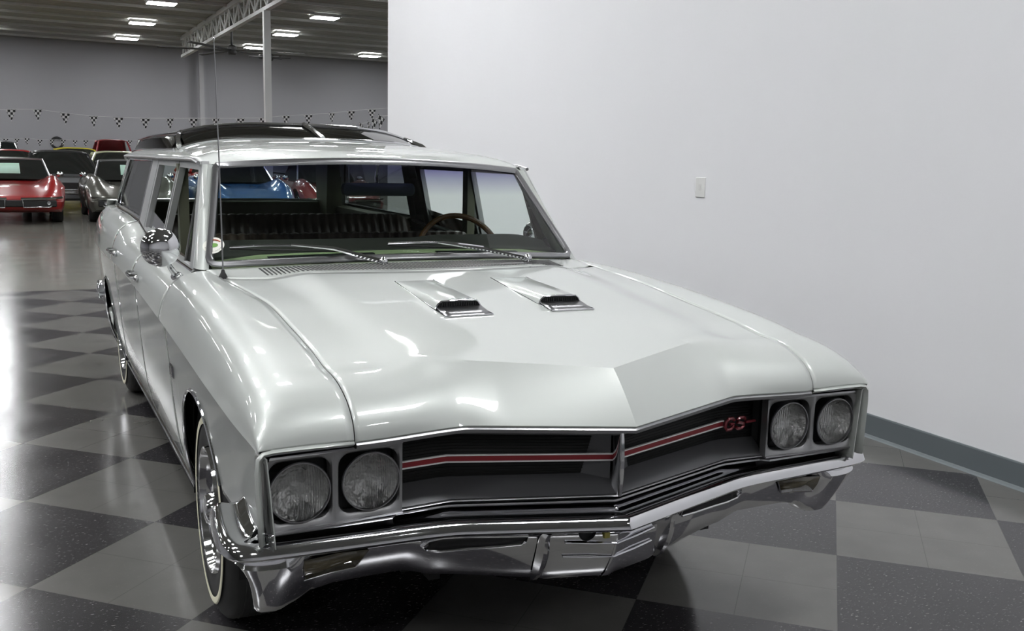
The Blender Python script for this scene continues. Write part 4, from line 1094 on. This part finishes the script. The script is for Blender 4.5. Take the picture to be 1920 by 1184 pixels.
def sports_car(x, y, body, label, placard=True, px=-.35):
    r = empty('sports_car', (x, y+2.3, 0), label, 'car', 'low sports cars in the front row')
    S = [(0, .50, .52, .74, .36), (.10, .555, .57, .84, .28), (.35, .62, .66, .89, .22), (.85, .74, .88, .92, .20), (1.25, .78, .93, .92, .20), (1.75, .82, .86, .88, .20), (2.6, .84, .86, .86, .20), (3.3, .86, .93, .91, .20), (3.9, .85, .92, .91, .22), (4.5, .80, .80, .86, .28), (4.62, .72, .72, .80, .34)]
    loft_body(S, x, y, .34, (.95, 3.45)).build('body', body, r, sharp=45)
    car_wheels(r, .87, (.95, 3.45), .34, x, y)
    A = [(-.70, 1.60, .84), (.70, 1.60, .84), (.56, 2.10, 1.235), (-.56, 2.10, 1.235)]
    A = [(x+a, y+b, c) for a, b, c in A]
    rows = []
    for t in lin(0, 1, 5): rows.append([(x+(.70-.14*t)*s, y+1.60+.5*t-.12*(1-s*s)*(1-t)-.05*(1-s*s)*t, .83+.405*t+.01*(1-s*s)) for s in lin(-1, 1, 13)])
    MB().grid(rows).build('windshield', M['dark_cabin_glass'], r)
    P = [rows[k][0] for k in range(5)]; Q = [rows[k][-1] for k in range(5)]
    MB().tube(P+rows[-1][1:-1]+list(reversed(Q)), .022, 8).build('windshield_frame', M['chrome_dark'] if placard else M['chrome'], r)
    mb = MB(); rr = []
    for yy, z, w_ in ((2.08, 1.24, .56), (2.3, 1.265, .58), (2.8, 1.26, .58), (3.0, 1.22, .56), (3.6, 1.0, .50), (4.0, .86, .46)):
        rr.append([(x+w_*s, y+yy, z-.05*abs(s)**3) for s in lin(-1, 1, 13)])
    mb.grid(rr).build('roof', M['black'], r, solid=.02)
    MB().hexa([(x-.62, y+1.95, .82), (x+.62, y+1.95, .82), (x+.62, y+3.5, .84), (x-.62, y+3.5, .84), (x-.50, y+2.35, 1.20), (x+.50, y+2.35, 1.20), (x+.50, y+3.0, 1.18), (x-.50, y+3.0, 1.18)]).build('cabin', M['under'], r)
    mo = MB().box(x-.74, x+.74, y-.022, y+.06, .345, .475).build('grille_opening', M['grille'], r, bevel=.02)
    for s in (-1, 1):
        MB().tube([(x+s*.12, y-.035, .50), (x+s*.45, y-.03, .505), (x+s*.72, y+.02, .51), (x+s*.84, y+.16, .52)], .024, 8).build('front_bumper', M['chrome'], r)
        MB().tube([(x+s*.15, y-.03, .48), (x+s*.16, y-.04, .34), (x+s*.62, y-.02, .345), (x+s*.72, y+.01, .42)], .014, 8).build('grille_guard', M['chrome'], r)
        MB().lathe([(0, 0), (.01, .03), (.0, .036)], (x+s*.60, y-.02, .42), 'y', 16, -1).build('turn_lamp', M['chrome_dark'], r)
        MB().ball((x+s*.88, y+1.95, .93), .075, 16, 10, 1, .6, .8).build('side_mirror', M['chrome'], r)
    if placard:
        def wp(s, t): return (x+(.70-.14*t)*s, y+1.60+.5*t-.12*(1-s*s)*(1-t)-.05*(1-s*s)*t-.012, .83+.405*t+.01*(1-s*s)+.006)
        MB().grid([[wp(px-.35, .25), wp(px-.35, .75)], [wp(px, .25), wp(px, .75)], [wp(px+.33, .25), wp(px+.33, .75)]]).build('window_card', M['placard'], r, solid=.004)
    return r
M['dark_cabin_glass'] = mat('dark_cabin_glass', (.015, .017, .016), .05, 0, 1)
sports_car(-1.42, 17.9, PM['red'], 'red low sports car at the left edge with chrome bumper and card in windshield', True, -.12)
sports_car(.80, 17.9, PM['grey'], 'grey low sports car just left of the silver wagon with chrome side mirror', True, .10)
sports_car(3.02, 17.2, PM['blue'], 'bright blue low sports car seen through the wagon windows', False)
sports_car(5.05, 17.6, PM['maroon'], 'dark red low sports car seen through the wagon rear window', True, .1)
def coupe(name, x, y, L, Wd, hood, Hr, bodym, roofm, label, group='parked cars deep in the hall', rad=.34, see=False, cat='car'):
    r = empty(name, (x, y+L/2, 0), label, cat, group)
    S = [(0, hood-.16, hood-.15, Wd*.93, .30), (.12, hood-.04, hood-.03, Wd, .24), (.8, hood, hood+.01, Wd, .22), (L*.30, hood+.05, hood+.05, Wd, .22), (L*.75, hood+.07, hood+.07, Wd, .22), (L-.15, hood, hood+.02, Wd, .26), (L, hood-.12, hood-.10, Wd*.94, .34)]
    loft_body(S, x, y, rad, (L*.17, L*.76)).build('body', bodym, r, sharp=45)
    car_wheels(r, Wd-.05, (L*.17, L*.76), rad, x, y)
    z0 = hood+.04; y0_, y1_, y2_, y3_ = y+L*.28, y+L*.40, y+L*.68, y+L*.86; a, b = Wd*.88, Wd*.66
    rows = [[(x+a*s, y0_-.10*(1-s*s), z0) for s in lin(-1, 1, 11)], [(x+b*s, y1_-.06*(1-s*s), Hr-.05*abs(s)**3) for s in lin(-1, 1, 11)]]
    MB().grid(rows).build('windshield', M['glass'] if see else M['dark_cabin_glass'], r)
    rr = [[(x+b*s, yy, z-.05*abs(s)**4) for s in lin(-1, 1, 13)] for yy, z in ((y1_-.03, Hr), ((y1_+y2_)/2, Hr+.03), (y2_, Hr-.01))]
    MB().grid(rr).build('roof', roofm, r, solid=.03)
    MB().grid([[(x+b*s, y2_, Hr-.02-.05*abs(s)**4) for s in lin(-1, 1, 9)], [(x+a*s, y3_, z0) for s in lin(-1, 1, 9)]]).build('rear_glass', M['glass'] if see else M['dark_cabin_glass'], r)
    for s in (-1, 1):
        MB().tube([(x+s*a, y0_, z0), (x+s*b, y1_, Hr-.05)], .035, 8).tube([(x+s*b, y2_, Hr-.05), (x+s*a, y3_, z0)], .05, 8).build('roof_pillar', roofm, r)
        if not see: MB().add([(x+s*a, y0_, z0), (x+s*b, y1_, Hr-.05), (x+s*b, y2_, Hr-.05), (x+s*a, y3_, z0)], [(0, 1, 2, 3)]).build('side_glass', M['dark_cabin_glass'], r, flat=True)
        MB().lathe([(0, 0), (.02, .05), (.0, .075)], (x+s*Wd*.74, y-.02, hood-.22), 'y', 20, -1).build('headlamp', M['chrome_dark'], r)
    MB().box(x-Wd*.96, x+Wd*.96, y-.09, y+.02, hood-.42, hood-.32).build('front_bumper', M['chrome'], r, bevel=.03)
    MB().box(x-Wd*.55, x+Wd*.55, y-.03, y+.05, hood-.29, hood-.14).build('grille', M['grille'], r, bevel=.01)
    return r
coupe('fastback_coupe', -.35, 22.75, 4.6, .97, .82, 1.40, PM['silver'], PM['dark'], 'silver grey coupe with dark roof standing between the red and grey sports cars')
coupe('coupe', -1.55, 27.6, 4.7, .93, .90, 1.40, PM['red'], PM['red'], 'red roofed coupe partly hidden behind the dark roofed coupe')
coupe('coupe', -3.13, 32.7, 4.6, .93, .92, 1.36, PM['white'], PM['white'], 'white roofed car at the left edge behind the red sports car')
coupe('coupe', 1.45, 27.6, 4.8, .98, .92, 1.42, PM['cream'], PM['cream'], 'cream roofed car behind the grey sports car')
coupe('coupe', .50, 32.75, 4.6, .93, .95, 1.52, PM['yellow'], PM['yellow'], 'yellow roofed car far back, only its roof visible above the cream car')
coupe('pickup_truck', 2.12, 37.5, 4.9, .80, 1.15, 1.90, PM['maroon'], PM['maroon'], 'dark red tall cab standing far back above the cream roofed car', see=True, cat='truck')
coupe('pickup_truck', -1.92, 37.8, 4.9, .80, 1.15, 1.72, PM['dark'], PM['dark'], 'black tall cab standing far back above the white roofed car', see=True, cat='truck')
coupe('coupe', 3.6, 23.0, 4.7, .93, .90, 1.36, PM['red'], PM['red'], 'dull red coupe behind the blue sports car seen through the wagon')
coupe('coupe', 6.3, 23.5, 4.7, .93, .90, 1.38, PM['dark'], PM['dark'], 'dark coupe seen through the wagon side windows at the hall end')
# round emblem on the end wall
o = MB().lathe([(0, .17), (.03, .19), (.03, .25), (0, .27)], (ray_y(107, 268, 43.96).x, 43.95, ray_y(107, 268, 43.96).z), 'y', 28, -1).build('wall_ring', M['black'])
tag(o, 'small dark ring hanging on the far wall above the parked cars', 'ring')
# ------------------------------------------------------------------ unseen ceiling lamps added to brighten the wagon, partition wall and chrome
bay = []
for x, y in ((.3, 5.7), (.3, 8.35), (-2.25, 5.7), (-3.3, .4), (1.2, -2.4), (2.15, -2.4), (-4.8, .4), (-4.8, -2.6), (-7.4, -2.3), (-7.4, -7.7), (-2.25, -7.7), (2.9, -7.7)):
    o = copy_tree(proto); o.location = (x, y, 6.0); o['group'] = 'rectangular lights on the hall ceiling'; o['label'] = 'unseen rectangular ceiling light added to brighten the wagon and partition wall'
